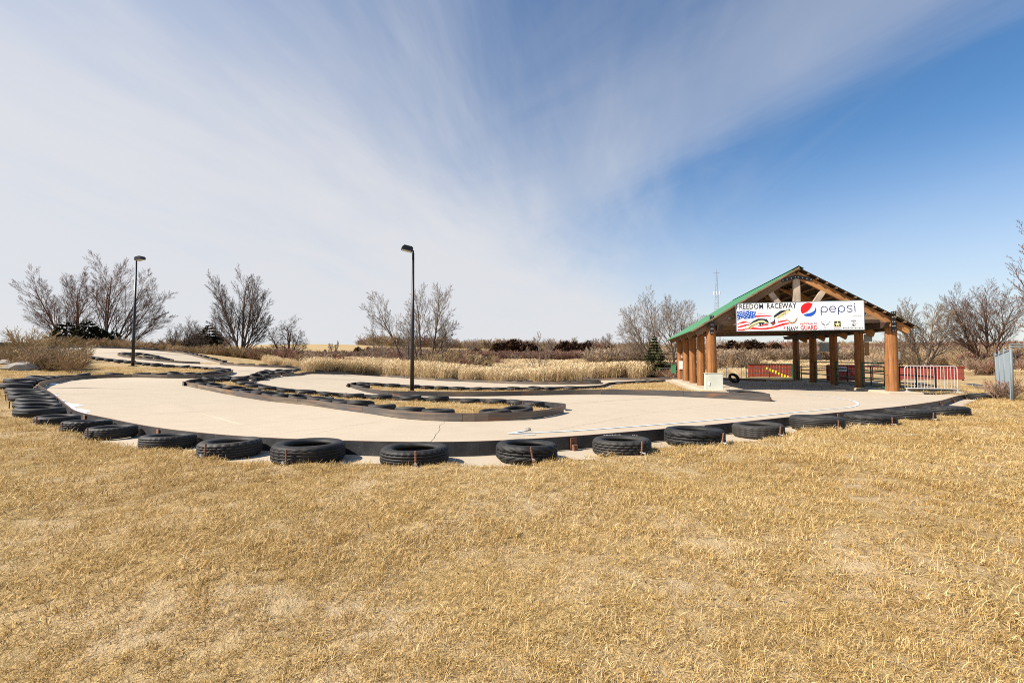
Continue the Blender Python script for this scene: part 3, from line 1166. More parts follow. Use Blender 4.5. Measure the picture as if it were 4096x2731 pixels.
# ================================================================ tyres and their stakes
def tyre_mesh(kind, R=0.325, W=0.178, rim=0.205, N=96, sag=0.0, seed=0, tilt=0.0):
    """a tyre lying flat: tread blocks are cut by ring and by angle"""
    rr = random.Random(seed)
    prof = []       # (radius, height, tread row)
    zt = [0.020, 0.032, 0.046, 0.050, 0.056, 0.060, 0.078, 0.082, 0.088, 0.092, 0.110, 0.114, 0.120, 0.124, 0.142, 0.147, 0.152, 0.156, 0.170, 0.181]
    prof.append((rim, 0.052, -1)); prof.append((rim - 0.004, 0.030, -1)); prof.append((rim + 0.02, 0.010, -1)); prof.append((rim + 0.055, 0.000, -1)); prof.append((R - 0.03, 0.006, -1))
    for i, z in enumerate(zt):
        e = abs(z - 0.1) / 0.1
        r = R - 0.016 * max(0, e - 0.45) ** 2 / 0.13
        prof.append((r, z, i))
    prof.append((R - 0.03, 0.194, -1)); prof.append((rim + 0.055, 0.200, -1)); prof.append((rim + 0.02, 0.190, -1)); prof.append((rim - 0.004, 0.170, -1)); prof.append((rim, 0.148, -1))
    prof.append((R - 0.035, 0.128, -1)); prof.append((R - 0.025, 0.10, -1)); prof.append((R - 0.035, 0.072, -1))
    k = W / 0.2
    n = len(prof)
    groove = {3, 4, 7, 8, 11, 12, 15, 16}
    ribs = {'rib': {3, 4, 8, 11, 12, 15, 16}, 'block': groove, 'chevron': {7, 8, 11, 12}, 'worn': {4, 8, 12, 15}, 'wave': groove}[kind]
    V = []
    for j in range(N):
        a = 2 * math.pi * j / N
        fl = sag * max(0.0, math.cos(a - 0.5)) ** 6
        tw = tilt * math.cos(a + 0.7)
        for (r, z, row) in prof:
            q, zz = r, z * k
            if row >= 0:
                d = 0.0
                if kind == 'wave':
                    sh_ = 1 if (j // 2) % 2 == 0 else 0
                    if (row - sh_) in (4, 8, 12, 16):
                        d = 0.015
                elif row in ribs:
                    d = 0.015
                if kind == 'block' and row not in ribs and (j + (row // 4) * 2) % 4 == 0:
                    d = max(d, 0.013)
                if kind == 'chevron':
                    ph = (j + abs(row - 9)) % 6
                    if ph == 0:
                        d = max(d, 0.014)
                if kind == 'rib' and (row < 3 or row > 16) and j % 3 == 0:
                    d = max(d, 0.010)
                if kind == 'worn' and j % 8 == 0 and (row < 2 or row > 17):
                    d = max(d, 0.005)
                q = r - d
            if zz > 0.5 * W:
                zz -= fl * (zz / W)
            zz += tw * (zz / W)
            V.append((q * math.cos(a), q * math.sin(a), zz))
    Fc = []
    for j in range(N):
        j2 = (j + 1) % N
        for i in range(n):
            i2 = (i + 1) % n
            Fc.append((j * n + i, j2 * n + i, j2 * n + i2, j * n + i2))
    me = np_mesh('tyre', np.array(V), np.array(Fc), M['rubber'], True)
    return me


def far_tyre_mesh(R=0.325, W=0.152, rim=0.2, N=28, sag=0.0, tilt=0.0):
    prof = [(rim, 0.05), (rim + 0.05, 0.0), (R - 0.02, 0.01), (R, 0.05), (R - 0.008, 0.075), (R, 0.08), (R, 0.12), (R - 0.008, 0.125), (R, 0.15), (R - 0.02, 0.19), (rim + 0.05, 0.2), (rim, 0.15), (R - 0.03, 0.1)]
    n = len(prof)
    V, Fc = [], []
    for j in range(N):
        a = 2 * math.pi * j / N
        for r, z in prof:
            zz = z * W / 0.2
            zz += (tilt * math.cos(a) - sag * max(0, math.cos(a - 2)) ** 4) * (zz / W)
            V.append((r * math.cos(a), r * math.sin(a), zz))
    for j in range(N):
        j2 = (j + 1) % N
        for i in range(n):
            i2 = (i + 1) % n
            Fc.append((j * n + i, j2 * n + i, j2 * n + i2, j * n + i2))
    return np_mesh('tyre', np.array(V), np.array(Fc), M['rubber'], True)


NEAR_T = {k: tyre_mesh(k, seed=i) for i, k in enumerate(('rib', 'block', 'chevron', 'worn', 'wave'))}
NEAR_T['dented'] = tyre_mesh('rib', sag=0.055, seed=9)
NEAR_T['thin'] = tyre_mesh('rib', W=0.165, seed=10)
FAR_T = [far_tyre_mesh(), far_tyre_mesh(0.315, 0.145), far_tyre_mesh(0.33, 0.16, 0.21, 28, 0.03), far_tyre_mesh(0.32, 0.15, 0.2, 28, 0.0, 0.025)]
PLACED = []


def seat(x, y, R):
    """height and tilt so that a tyre of radius R rests on the concrete or turf"""
    e = R * 0.8
    zs = [max(tz(x + dx, y + dy) - 0.0, 0) if False else tz(x + dx, y + dy) for dx, dy in ((e, 0), (-e, 0), (0, e), (0, -e))]
    nx, ny = (zs[1] - zs[0]) / (2 * e), (zs[3] - zs[2]) / (2 * e)
    nrm = Vector((nx, ny, 1)).normalized()
    return sum(zs) / 4 + 0.008, nrm


def put_tyre(me, x, y, scale, rz, label, group, z_up=0.0, tip=None):
    z, nrm = seat(x, y, 0.3)
    o = bpy.data.objects.new('tyre', me)
    COL.objects.link(o)
    q = Vector((0, 0, 1)).rotation_difference(nrm)
    Mx = q.to_matrix() @ Matrix.Rotation(rz, 3, 'Z')
    if tip:
        Mx = Matrix.Rotation(tip[1], 3, Vector((math.cos(tip[0]), math.sin(tip[0]), 0))) @ Mx
    o.matrix_world = Matrix.Translation((x, y, z + z_up)) @ Mx.to_4x4() @ Matrix.Scale(scale, 4)
    tag(o, label, 'tyre', group)
    PLACED.append((x, y))
    return o


# stakes: a ribbed bar with a bolt through the tread
def stake_meshes():
    mb = MB()
    pts, rad = [], []
    for i in range(25):
        pts.append((0, 0, -0.10 + i * 0.0118))
        rad.append(0.0105 if i % 2 else 0.0082)
    mb.tube(pts, rad, 8)
    bar = mb.mesh('bar', M['rust'])
    b2 = MB()
    b2.tube([(0.0, 0.03, 0.075), (0.0, -0.045, 0.075)], 0.006, 8)
    b2.tube([(0.0, -0.045, 0.075), (0.0, -0.054, 0.075)], 0.013, 6)
    bolt = b2.mesh('bolt', M['bolt'])
    return bar, bolt


BAR_ME, BOLT_ME = stake_meshes()


def put_stake(x, y, z, rz, lean, label, group, bolt=True):
    r = empty('rebar_stake', (x, y, z))
    r.rotation_euler = (lean[0], lean[1], rz)
    tag(r, label, 'stake', group)
    link('bar', BAR_ME, r)
    if bolt:
        link('bolt', BOLT_ME, r)
    return r


# near row, left to right: pixel box (at 2352 px wide) of each tyre, tread, how it looks
NEAR = [
    ((92, 170, 981), 'worn', 'worn black tyre squeezed between neighbours, third before the left bend of the near row'),
    ((140, 262, 996), 'block', 'blocky black tyre with a stake at its left, second before the left bend'),
    ((204, 326, 1010), 'rib', 'four-groove black tyre next before the bend, ribbed tread facing the grass'),
    ((319, 454, 1036), 'rib', 'dusty black tyre on the concrete edge, left of the one with the fine block tread'),
    ((463, 612, 1055), 'block', 'black tyre with fine square tread blocks, a stake near its left side'),
    ((666, 827, 1062), 'wave', 'broad black tyre with zigzag tread and a white washer on its stake'),
    ((891, 1040, 1069), 'thin', 'nearest dusty tyre with a dark round hole punched in its tread'),
    ((1133, 1271, 1067), 'chevron', 'black tyre with deep chevron tread and a leaning stake, raised letters inside its rim'),
    ((1361, 1496, 1056), 'block', 'black tyre with white raised letters and tan dust on its upper tread blocks'),
    ((1524, 1666, 1031), 'chevron', 'black arrow-tread tyre with white letters on its sunken side, beside gravel'),
    ((1681, 1803, 1010), 'wave', 'smooth-sided black tyre with wavy grooves, beside the overlapping barrier plates'),
    ((1810, 1943, 992), 'worn', 'old black tyre with crumbling flecked tread and a tall stake'),
    ((1937, 2062, 983), 'chevron', 'black tyre with curved tread slots half hidden by the flecked one'),
    ((2028, 2150, 970), 'rib', 'black tyre with straight grooves leaning low next to the dented one'),
    ((2114, 2231, 960), 'dented', 'black tyre with its side wall dented in, near the wire fence'),
    ((2166, 2250, 949), 'rib', 'fourth last black tyre of the near row toward the wire fence'),
    ((2192, 2262, 941), 'worn', 'third last black tyre of the near row toward the wire fence'),
    ((2212, 2270, 935), 'block', 'second last black tyre of the near row toward the wire fence'),
    ((2225, 2272, 928), 'rib', 'last black tyre of the near row, beside the wire gate'),
]
G_NEAR = 'tyres along the near edge of the track'
NEAR_OBJ = []
for i, ((x0, x1, yb), kind, lab) in enumerate(NEAR):
    k = 4096 / 2352
    xc, yb = (x0 + x1) / 2 * k, yb * k
    p = ground_px(xc, yb)
    if i < 15:
        dirv = p / np.linalg.norm(p)
        q = p + dirv * 0.30
        Rr = (x1 - x0) * k / 2 * q[1] / F_PX / math.sqrt(1 + (q[0] / q[1]) ** 2)
        sc = min(max(Rr / 0.325, 0.88), 1.12)
        q = p + dirv * 0.325 * sc * 0.97
    else:
        sc = (1.0, 0.97, 1.02, 0.98)[i - 15]
    # stay clear of the rail
    s = arclen(P_FRONT)
    d2 = ((P_FRONT - q) ** 2).sum(1)
    if i >= 15:
        st = (2.95, 2.2, 1.45, 0.7)[i - 15]
        pr, t = along(P_FRONT, st)
    elif i <= 2:
        d2l = ((P_LEFT - q) ** 2).sum(1)
        pr, t = along(P_LEFT, arclen(P_LEFT)[int(np.argmin(d2l))]) if d2l.min() < d2.min() else along(P_FRONT, s[int(np.argmin(d2))])
    else:
        pr, t = along(P_FRONT, s[int(np.argmin(d2))])
    nrm = np.array((-t[1], t[0]))
    off = (q - pr) @ nrm if i < 15 else 0
    want = 0.325 * sc + 0.05
    q = q + nrm * max(0, want - off) if i < 15 else pr + nrm * want
    o = put_tyre(NEAR_T[kind], q[0], q[1], sc, random.uniform(0, 6.28), lab, G_NEAR, 0.0, (random.uniform(0, 6.28), random.uniform(0.0, 0.045)))
    NEAR_OBJ.append((o, q, sc, nrm))
    if DEBUG: print('near', i, 'R %.3f' % (Rr if i < 15 else 0), 'off %.2f want %.2f' % (off, want))

# raised letters on three of them
FONT_CACHE = {}


def text_flat(txt, size=1.0, shear=0.0, offset=0.0, spacing=1.0, res=2):
    """outline triangles of a text: verts (n,2), faces"""
    cu = bpy.data.curves.new('lettering', 'FONT')
    cu.body = txt
    cu.size = size
    cu.shear = shear
    cu.offset = offset
    cu.space_character = spacing
    cu.resolution_u = res
    ob = bpy.data.objects.new('lettering', cu)
    COL.objects.link(ob)
    bpy.context.view_layer.update()
    dg = bpy.context.evaluated_depsgraph_get()
    me = bpy.data.meshes.new_from_object(ob.evaluated_get(dg))
    V = [(v.co.x, v.co.y) for v in me.vertices]
    Fc = [tuple(p.vertices) for p in me.polygons]
    bpy.data.objects.remove(ob)
    bpy.data.curves.remove(cu)
    bpy.data.meshes.remove(me)
    return V, Fc


def arc_letters(parent, txt, r, size, a_mid, z, mat, thick=0.003):
    V, Fc = text_flat(txt, size, 0.0, 0.0, 1.0)
    w = max(v[0] for v in V)
    out = []
    for x, y in V:
        a = a_mid - (x - w / 2) / r
        out.append(((r + y) * math.cos(a), (r + y) * math.sin(a), z + (0.0 if True else 0)))
    mb = MB()
    mb.add(out, Fc)
    top = [(x, y, zz + thick) for x, y, zz in out]
    mb.add(top, [f[::-1] for f in Fc])
    mb.add([(x, y, zz + thick) for x, y, zz in out], Fc)
    return mb.build('lettering', mat, parent)


for idx, txt, a_, r_, size, mt in ((7, 'YOKOHAMA', 1.7, 0.262, 0.034, 'rubber'), (8, 'WARRIOR', 1.75, 0.262, 0.046, 'white'), (8, 'O/S', 0.75, 0.262, 0.044, 'white'),
                                   (9, 'HT', 2.3, 0.258, 0.040, 'white'), (9, 'ROVER', 0.95, 0.258, 0.036, 'white')):
    o, q, sc, nrm = NEAR_OBJ[idx]
    rz = o.matrix_world.to_euler().z
    arc_letters(o, txt, r_, size, a_ - rz, 0.1772, M[mt])

# stakes in front of the near tyres (angle from straight toward the camera)
STK = {0: (-0.9, .05), 1: (-0.95, 0), 2: (-0.95, 0), 4: (-0.75, .08), 5: (-0.55, 0), 6: (0.02, 0.0), 7: (0.22, -0.18), 8: (0.62, 0.05), 9: (0.9, 0.2),
       10: (0.8, 0.08), 11: (0.75, 0.0), 12: (0.85, -0.1), 13: (0.95, 0.05), 15: (0.9, 0.1), 16: (0.95, -0.15), 17: (1.0, -0.1), 18: (1.0, 0.0)}
STK_TXT = {0: 'third before the bend', 1: 'second before the bend', 2: 'next before the bend', 4: 'with fine square blocks', 5: 'with zigzag tread', 6: 'with the round hole',
           7: 'with deep chevron tread', 8: 'with tan dust on its blocks', 9: 'beside the gravel', 10: 'beside the overlapping plates', 11: 'with flecked crumbling tread',
           12: 'with curved tread slots', 13: 'with straight grooves', 15: 'fourth last by the wire fence', 16: 'third last by the wire fence', 17: 'second last by the wire fence',
           18: 'last by the wire gate'}
for i, (a, lean) in STK.items():
    o, q, sc, nrm = NEAR_OBJ[i]
    tc = -q / np.linalg.norm(q)
    ca, sa = math.cos(a), math.sin(a)
    d = np.array((tc[0] * ca - tc[1] * sa, tc[0] * sa + tc[1] * ca))
    e = q + d * (0.325 * sc + 0.016)
    put_stake(e[0], e[1], tz(*e), math.atan2(d[1], d[0]) + math.pi / 2, (0.03, lean), 'rusty ribbed stake pinning the near tyre ' + STK_TXT[i], 'rebar stakes of the near tyres', True)

# dark hole in the tread of one tyre
o, q, sc, nrm = NEAR_OBJ[6]
tc = -q / np.linalg.norm(q)
mb = MB()
hx = np.array((tc[0] * math.cos(-0.32) - tc[1] * math.sin(-0.32), tc[0] * math.sin(-0.32) + tc[1] * math.cos(-0.32)))
c0 = Vector((hx[0] * 0.318, hx[1] * 0.318, 0.075))
c1 = Vector((hx[0] * 0.329, hx[1] * 0.329, 0.075))
mb.tube([c0, c1], [0.014, 0.017], 12)
ho = mb.build('hole_rim', M['black_metal'])
ho.parent = o
ho.matrix_parent_inverse = Matrix.Rotation(-o.matrix_world.to_euler().z, 4, 'Z')


# ---- all the other rows: stations along the rails
def tyre_row(P, stations, where, group, first='first', gap=0.05, scl=(0.92, 1.06), stake=0.0, note='black tyre', start='', tiltp=0.25, mind=0.52):
    n = 0
    for s in stations:
        p, t = along(P, s)
        nrm = np.array((-t[1], t[0]))
        sc = random.uniform(*scl)
        q = p + nrm * (0.325 * sc + gap + random.uniform(0, 0.06))
        if any((q[0] - a) ** 2 + (q[1] - b) ** 2 < (mind) ** 2 for a, b in PLACED):
            continue
        me = random.choice(FAR_T)
        tip = (random.uniform(0, 6.28), random.uniform(0.05, 0.16)) if random.random() < tiltp else None
        up = 0.05 if tip else 0.028
        put_tyre(me, q[0], q[1], sc, random.uniform(0, 6.28), f'{note}, {ordinal(n)} {where}', group, up, tip)
        if DEBUG and len((note + ' ' + ordinal(n) + ' ' + where).split()) > 16: print('LONG', where)
        if random.random() < stake:
            e = q + nrm * (0.325 * sc + 0.02)
            put_stake(e[0], e[1], tz(*e), math.atan2(t[1], t[0]), (random.uniform(-.1, .1), random.uniform(-.1, .1)),
                      f'stake, {ordinal(n)} {where}', group.replace('tyres', 'stakes of the tyres'), False)
        n += 1


def every(a, b, step, jit=0.05):
    out = []
    s = a
    while s < b:
        out.append(s + random.uniform(-jit, jit))
        s += step
    return out


LEFT_TIP = s_of(P_LEFT, 930, 1485, 0.1)
tyre_row(P_LEFT, every(0.35, 9.6, 0.66), 'from the near end of the tight row round the left bend', 'tyres packed round the left bend', stake=0.35, gap=0.04, mind=0.60)
tyre_row(P_LEFT, every(9.9, LEFT_TIP - 0.3, 0.78), 'from the left behind the low barrier past the left bend', 'tyres on the near side of the grass tongue', gap=0.04)
tyre_row(P_LEFT, every(LEFT_TIP + 0.5, arclen(P_LEFT)[-1] - 0.5, 0.92, 0.1), 'from the tip on the far side of the grass tongue', 'tyres on the far side of the grass tongue')
tyre_row(P_FAR, every(1.0, arclen(P_FAR)[-1] - 0.8, 0.95, 0.15), 'from the left along the uphill edge of the upper track', 'tyres along the uphill edge', gap=0.06)
tyre_row(_tl, every(0.6, arclen(_tl)[-1] - 3, 1.1, 0.2), 'inside the teardrop island', 'tyres of the teardrop island', gap=0.06)
tyre_row(P_MID, every(0.6, 6.6, 1.05, 0.2), 'from the left behind the thin back straight barrier', 'tyres of the back straight')
tyre_row(P_MID, every(6.8, 9.6, 0.62), 'round the outside of the small hairpin', 'tyres of the small hairpin')
tyre_row(P_MID, every(9.8, MID_TIP_L - 0.4, 0.80, 0.1), 'from the hairpin along the back of the middle island', 'tyres along the back of the middle island', stake=0.1)
tyre_row(P_MID, [station(P_MID, x, MID_TIP_L, MID_TIP_R - 1.0) for x in (770, 812, 838, 875, 912, 946, 990, 1034, 1084, 1150, 1227, 1265, 1322, 1386, 1470, 1573, 1682, 2018, 2131)],
         'from the left behind the brown front barrier of the middle island', 'tyres behind the brown front barrier', tiltp=0.4, mind=0.45)
tyre_row(P_MID, sorted([station(P_MID, x, MID_TIP_R - 0.2, MID_COR) for x in (2195, 2114, 2021, 1913, 1791, 1678, 1554, 1449, 1349, 1264, 1184, 1109, 1056, 1022)]),
         'from the right against the far barrier of the middle island', 'tyres against the far barrier of the middle island', stake=0.6, tiltp=0.15)
tyre_row(P_MID, every(MID_COR + 0.2, MID_COR + 7.5, 0.72), 'piled along the inner corner of the middle loop', 'tyres at the inner corner of the middle loop')
tyre_row(P_MID, [station(P_MID, x, MID_FAR - 1, MID_B4 - 3) for x in (1286, 1347, 1410, 1481, 1541, 1600, 1690, 1800)], 'from the left behind the low barrier at the reeds', 'tyres at the foot of the reeds', gap=0.02)
tyre_row(P_MID, [station(P_MID, x, MID_FAR + 6, MID_B4) for x in (2009, 2053, 2106, 2137, 2164, 2216, 2268, 2318, 2384)], 'from the left inside the narrow spit before the reeds', 'tyres of the narrow spit')
tyre_row(P_BACK, every(1.0, 19.0, 2.6, 0.5), 'behind the farthest barrier', 'tyres behind the farthest barrier', gap=0.02)
LB_L = arclen(P_LAMPB)[-1]
tyre_row(P_LAMPB, sorted([station(P_LAMPB, x, 2.0, LB_L - 0.6) for x in (2680, 2644, 2597, 2543, 2464, 2272, 2196, 2121, 2052, 1980, 1910, 1848, 1786, 1718, 1658, 1594, 1525, 1467, 1440)]),
         'from the shelter against the far barrier of the lamp island', 'tyres against the far barrier of the lamp post island', stake=0.7, tiltp=0.1)
tyre_row(P_LAMP, sorted([station(P_LAMP, x, 0.2, arclen(P_LAMP)[-1]) for x in (1415, 2155, 2265, 2353, 2456, 2560, 2663, 2768, 2870)]),
         'from the left peeping over the near lamp island barrier', 'tyres peeping over the lamp island barrier', gap=0.05)
tyre_row(WEDGE, (1.1, 1.9, 2.7, 3.5), 'in the wedge in front of the pale cabinet', 'tyres in the wedge by the cabinet', gap=0.08)
# one tyre standing on edge behind the shelter
q = at_depth(2936, 1500, 27.5)
tz_ = tz(q[0], q[1])
o = put_tyre(NEAR_T['rib'], q[0], q[1], 1.05, 0, 'black tyre leaning on edge beyond the shelter', None)
o.matrix_world = Matrix.Translation((q[0], q[1], tz_ + 0.27)) @ (Matrix.Rotation(0.25, 4, 'Z') @ Matrix.Rotation(math.radians(58), 4, 'X')) @ Matrix.Translation((0, 0, -0.1)) @ Matrix.Scale(1.05, 4)

# ================================================================ timber shelter
SH_ANG = math.atan2(SH_V[1], SH_V[0])
SHZ = 0.0
shelter = empty('timber_shelter', (SH_FL[0], SH_FL[1], SHZ), SH_ANG)
tag(shelter, 'open timber shelter on ten log posts under a green metal gable roof', 'shelter')
RIDGE_S, RIDGE_Z, EAVE_Z, OVER = SH_W / 2, 5.52, 2.80, 0.88
SLOPE = (RIDGE_Z - EAVE_Z) / (RIDGE_S + OVER)
SA = math.atan(SLOPE)
D0, D1 = -0.32, 4 * SH_BAY + 0.75


def roof_z(s, drop=0.0):
    return RIDGE_Z - abs(s - RIDGE_S) * SLOPE - drop / math.cos(SA)


def log_post(s, d, r0, r1, seed):
    rr = random.Random(seed)
    mb = MB()
    n, rows = 18, 16
    V, Fc = [], []
    kn = [(rr.uniform(0, 6.28), rr.uniform(0.3, 2.6), rr.uniform(0.012, 0.028)) for _ in range(5)]
    ph = rr.uniform(0, 6)
    for i in range(rows):
        z = -0.02 + (3.0 + 0.02) * i / (rows - 1)
        r = r0 + (r1 - r0) * i / (rows - 1) + (0.02 if i == 0 else 0)
        cx, cy = 0.012 * math.sin(z * 1.3 + ph), 0.012 * math.cos(z * 1.1 + ph)
        for k in range(n):
            a = 2 * math.pi * k / n
            q = r * (1 + 0.03 * math.sin(3 * a + ph + z * 0.4) + 0.015 * math.sin(7 * a + z))
            for ka, kz, kh in kn:
                da = (a - ka + math.pi) % (2 * math.pi) - math.pi
                q += kh * math.exp(-(da / 0.4) ** 2 - ((z - kz) / 0.13) ** 2)
            V.append((cx + q * math.cos(a), cy + q * math.sin(a), z))
    for i in range(rows - 1):
        for k in range(n):
            Fc.append((i * n + k, i * n + (k + 1) % n, (i + 1) * n + (k + 1) % n, (i + 1) * n + k))
    Fc.append(tuple((rows - 1) * n + k for k in range(n)))
    mb.add(V, Fc)
    return mb.build('post', M['log'], shelter, True, (s, d, 0.0))


def plate(c, w, h, rows, cols, along_x=(1, 0, 0), up=(0, 0, 1), margin=0.055, rb=0.021):
    """black steel plate facing the front (-y) with its bolts"""
    ax, uz = Vector(along_x), Vector(up)
    fr = Vector((0, -1, 0))
    c = Vector(c)
    mb = MB()
    Mx = Matrix((ax, -fr, uz)).transposed()
    mb.box(c, (w, 0.014, h), Mx)
    p = mb.build('plate', M['black_metal'], shelter)
    bm = None
    for i in range(rows):
        for j in range(cols):
            x = -w / 2 + margin + (w - 2 * margin) * (j / (cols - 1) if cols > 1 else 0.5)
            z = -h / 2 + margin + (h - 2 * margin) * (i / (rows - 1) if rows > 1 else 0.5)
            q = c + ax * x + uz * z + fr * 0.007
            b = MB()
            b.tube([q, q + fr * 0.012], rb, 8)
            b.tube([q + fr * 0.012, q + fr * 0.030], rb * 0.55, 6)
            b.build('bolt', M['bolt'], p)
    return p


for i in range(5):
    d = i * SH_BAY
    for sgn, s in ((0, 0.0), (1, SH_W)):
        rr0 = 0.235 if i == 0 else 0.205
        log_post(s, d, rr0, rr0 - 0.028, 10 * i + sgn)
        if i == 0:
            plate((s, d - 0.235, 3.02), 0.185, 0.86, 5, 2)
        else:
            plate((s, d - 0.215, 2.90), 0.20, 0.42, 2, 2, margin=0.06, rb=0.017)

# trusses
for i in range(5):
    d = i * SH_BAY
    tr = empty('truss', (0, 0, 0))
    tr.parent = shelter
    wt = 0.16
    for sg in (-1, 1):
        s0 = RIDGE_S + sg * (RIDGE_S + 0.66)
        a = Vector((s0, d, roof_z(s0, 0.26)))
        b = Vector((RIDGE_S, d, roof_z(RIDGE_S, 0.26)))
        L = (b - a).length
        mb = MB()
        # rafter with a plumb-cut tail, drawn along its own x axis for the grain
        mb.add([(0, -wt / 2, -0.14), (L, -wt / 2, -0.14), (L, -wt / 2, 0.14), (0.05, -wt / 2, 0.14), (0, wt / 2, -0.14), (L, wt / 2, -0.14), (L, wt / 2, 0.14), (0.05, wt / 2, 0.14)],
               [(0, 1, 2, 3), (7, 6, 5, 4), (0, 4, 5, 1), (1, 5, 6, 2), (2, 6, 7, 3), (3, 7, 4, 0)])
        o = mb.build('rafter', M['timber_lit_warm'] if sg > 0 else M['timber'], tr)  # right rafters carry the sunlit colour, left ones the plain timber
        ex = (b - a).normalized()
        ey = Vector((0, 1, 0)) * (1 if ex.x > 0 else -1)
        ez = ex.cross(ey)
        o.matrix_local = Matrix.Translation(a) @ Matrix((ex, ey, ez)).transposed().to_4x4()
    for nm, a, b, w, h, mt in (('bottom_chord', (-0.05, d, 3.15), (SH_W + 0.05, d, 3.15), 0.15, 0.30, 'timber'),
                               ('king_post', (RIDGE_S, d, 3.30), (RIDGE_S, d, 5.05), 0.26, 0.16, 'timber_lit_pale' if i == 0 else 'timber'),  # only the front truss gets the timber painted as sunlit
                               ('brace', (RIDGE_S - 0.35, d, 3.32), (RIDGE_S - 1.20, d, 4.66), 0.155, 0.22, 'timber_lit_pale' if i == 0 else 'timber'),
                               ('brace', (RIDGE_S + 0.35, d, 3.32), (RIDGE_S + 1.20, d, 4.66), 0.155, 0.22, 'timber_lit_pale' if i == 0 else 'timber')):
        a, b = Vector(a), Vector(b)
        L = (b - a).length
        mb = MB()
        mb.box((L / 2, 0, 0), (L, 0.155, h if nm != 'king_post' else 0.27))
        o = mb.build(nm, M[mt], tr)
        ex = (b - a).normalized()
        ey = Vector((0, 1, 0))
        ez = ex.cross(ey)
        o.matrix_local = Matrix.Translation(a) @ Matrix((ex, ey, ez)).transposed().to_4x4()
    # apex plate, bent over the ridge joint
    for sg in (-1, 1):
        ax = Vector((math.cos(SA * 0.45), 0, -sg * math.sin(SA * 0.45)))
        plate((RIDGE_S + sg * 0.31, d - 0.095, 5.02), 0.64, 0.15, 1, 4 if i == 0 else 3, ax, Vector((sg * math.sin(SA * 0.45), 0, math.cos(SA * 0.45))), 0.06, 0.026 if i == 0 else 0.02)
# short blocks on the front chord
for s, w in ((0.62, 0.75), (6.55, 0.62)):
    mb = MB()
    mb.box((0, 0, 0), (w, 0.15, 0.15))
    mb.build('spacer_block', M['timber'], shelter, False, (s, 0.0, 3.40))
# eave beams along both rows, ends cut at a slant
for s in (0.0, SH_W):
    mb = MB()
    y0, y1, zt, zb = -0.55, 4 * SH_BAY + 1.0, 2.99, 2.76
    for yy in ():
        pass
    mb.add([(-0.09, y0 + 0.28, zb), (0.09, y0 + 0.28, zb), (0.09, y1 - 0.28, zb), (-0.09, y1 - 0.28, zb), (-0.09, y0, zt), (0.09, y0, zt), (0.09, y1, zt), (-0.09, y1, zt)],
           [(0, 3, 2, 1), (4, 5, 6, 7), (0, 1, 5, 4), (1, 2, 6, 5), (2, 3, 7, 6), (3, 0, 4, 7)])
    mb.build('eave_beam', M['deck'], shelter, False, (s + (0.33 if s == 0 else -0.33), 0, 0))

# roof: decking, purlins, ribbed metal panels, trims
roof = empty('roof', (0, 0, 0))
roof.parent = shelter
RUN = (RIDGE_S + OVER) / math.cos(SA)
for sg in (-1, 1):
    ex = Vector((sg * math.cos(SA), 0, -math.sin(SA)))      # down the slope
    ez = Vector((sg * math.sin(SA), 0, math.cos(SA)))
    top = Vector((RIDGE_S, 0, RIDGE_Z))

    def P(u, y, n):
        return top + ex * u + ez * n + Vector((0, y, 0))
    n_p = 13
    for k in range(n_p):
        u = 0.10 + (RUN - 0.20) * k / (n_p - 1)
        mb = MB()
        mb.beam(P(u, D0 + 0.02, -0.085), P(u, D1 - 0.02, -0.085), 0.085, 0.060, ez)
        mb.build('purlin', M['timber'], roof)
    mb = MB()
    for k in range(22):
        u0, u1 = RUN * k / 22 + 0.004, RUN * (k + 1) / 22 - 0.004
        a, b, c, d_ = P(u0, D0 + 0.01, -0.045), P(u1, D0 + 0.01, -0.045), P(u1, D1 - 0.01, -0.045), P(u0, D1 - 0.01, -0.045)
        a2, b2, c2_, d2 = [q - ez * 0.008 for q in (a, b, c, d_)]
        mb.add([a, b, c, d_, a2, b2, c2_, d2], [(0, 1, 2, 3), (7, 6, 5, 4), (0, 4, 5, 1), (1, 5, 6, 2), (2, 6, 7, 3), (3, 7, 4, 0)])
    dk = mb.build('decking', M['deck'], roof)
    # ribbed sheets, each about 0.9 m wide
    n_s = 13
    wsh = (D1 - D0) / n_s
    for k in range(n_s):
        y0 = D0 + k * wsh
        prof = []
        for r in range(4):
            yb = y0 + wsh * r / 4
            prof += [(yb + 0.002, 0.0), (yb + wsh / 4 - 0.055, 0.0), (yb + wsh / 4 - 0.045, 0.022), (yb + wsh / 4 - 0.022, 0.022)]
        prof.append((y0 + wsh - 0.004, 0.0))
        V = [P(0.0, y, -0.030 + h) for y, h in prof] + [P(RUN + 0.06, y, -0.030 + h) for y, h in prof]
        n = len(prof)
        mb = MB()
        mb.add(V, [(q, q + 1, n + q + 1, n + q) for q in range(n - 1)])
        mb.build('roof_panel', M['green_roof'], roof)
    if sg > 0:
        continue
    mb = MB()
    mb.beam(P(0.0, D0 - 0.012, -0.060), P(RUN + 0.05, D0 - 0.012, -0.060), 0.022, 0.07, ez)
    mb.build('fascia', M['timber'], roof)
mb = MB()
mb.add([(RIDGE_S - 0.22, D0 - 0.03, RIDGE_Z - 0.10), (RIDGE_S, D0 - 0.03, RIDGE_Z + 0.035), (RIDGE_S + 0.22, D0 - 0.03, RIDGE_Z - 0.10),
        (RIDGE_S - 0.22, D1 + 0.02, RIDGE_Z - 0.10), (RIDGE_S, D1 + 0.02, RIDGE_Z + 0.035), (RIDGE_S + 0.22, D1 + 0.02, RIDGE_Z - 0.10)], [(0, 1, 4, 3), (1, 2, 5, 4)])
mb.build('ridge_cap', M['green_roof'], roof)

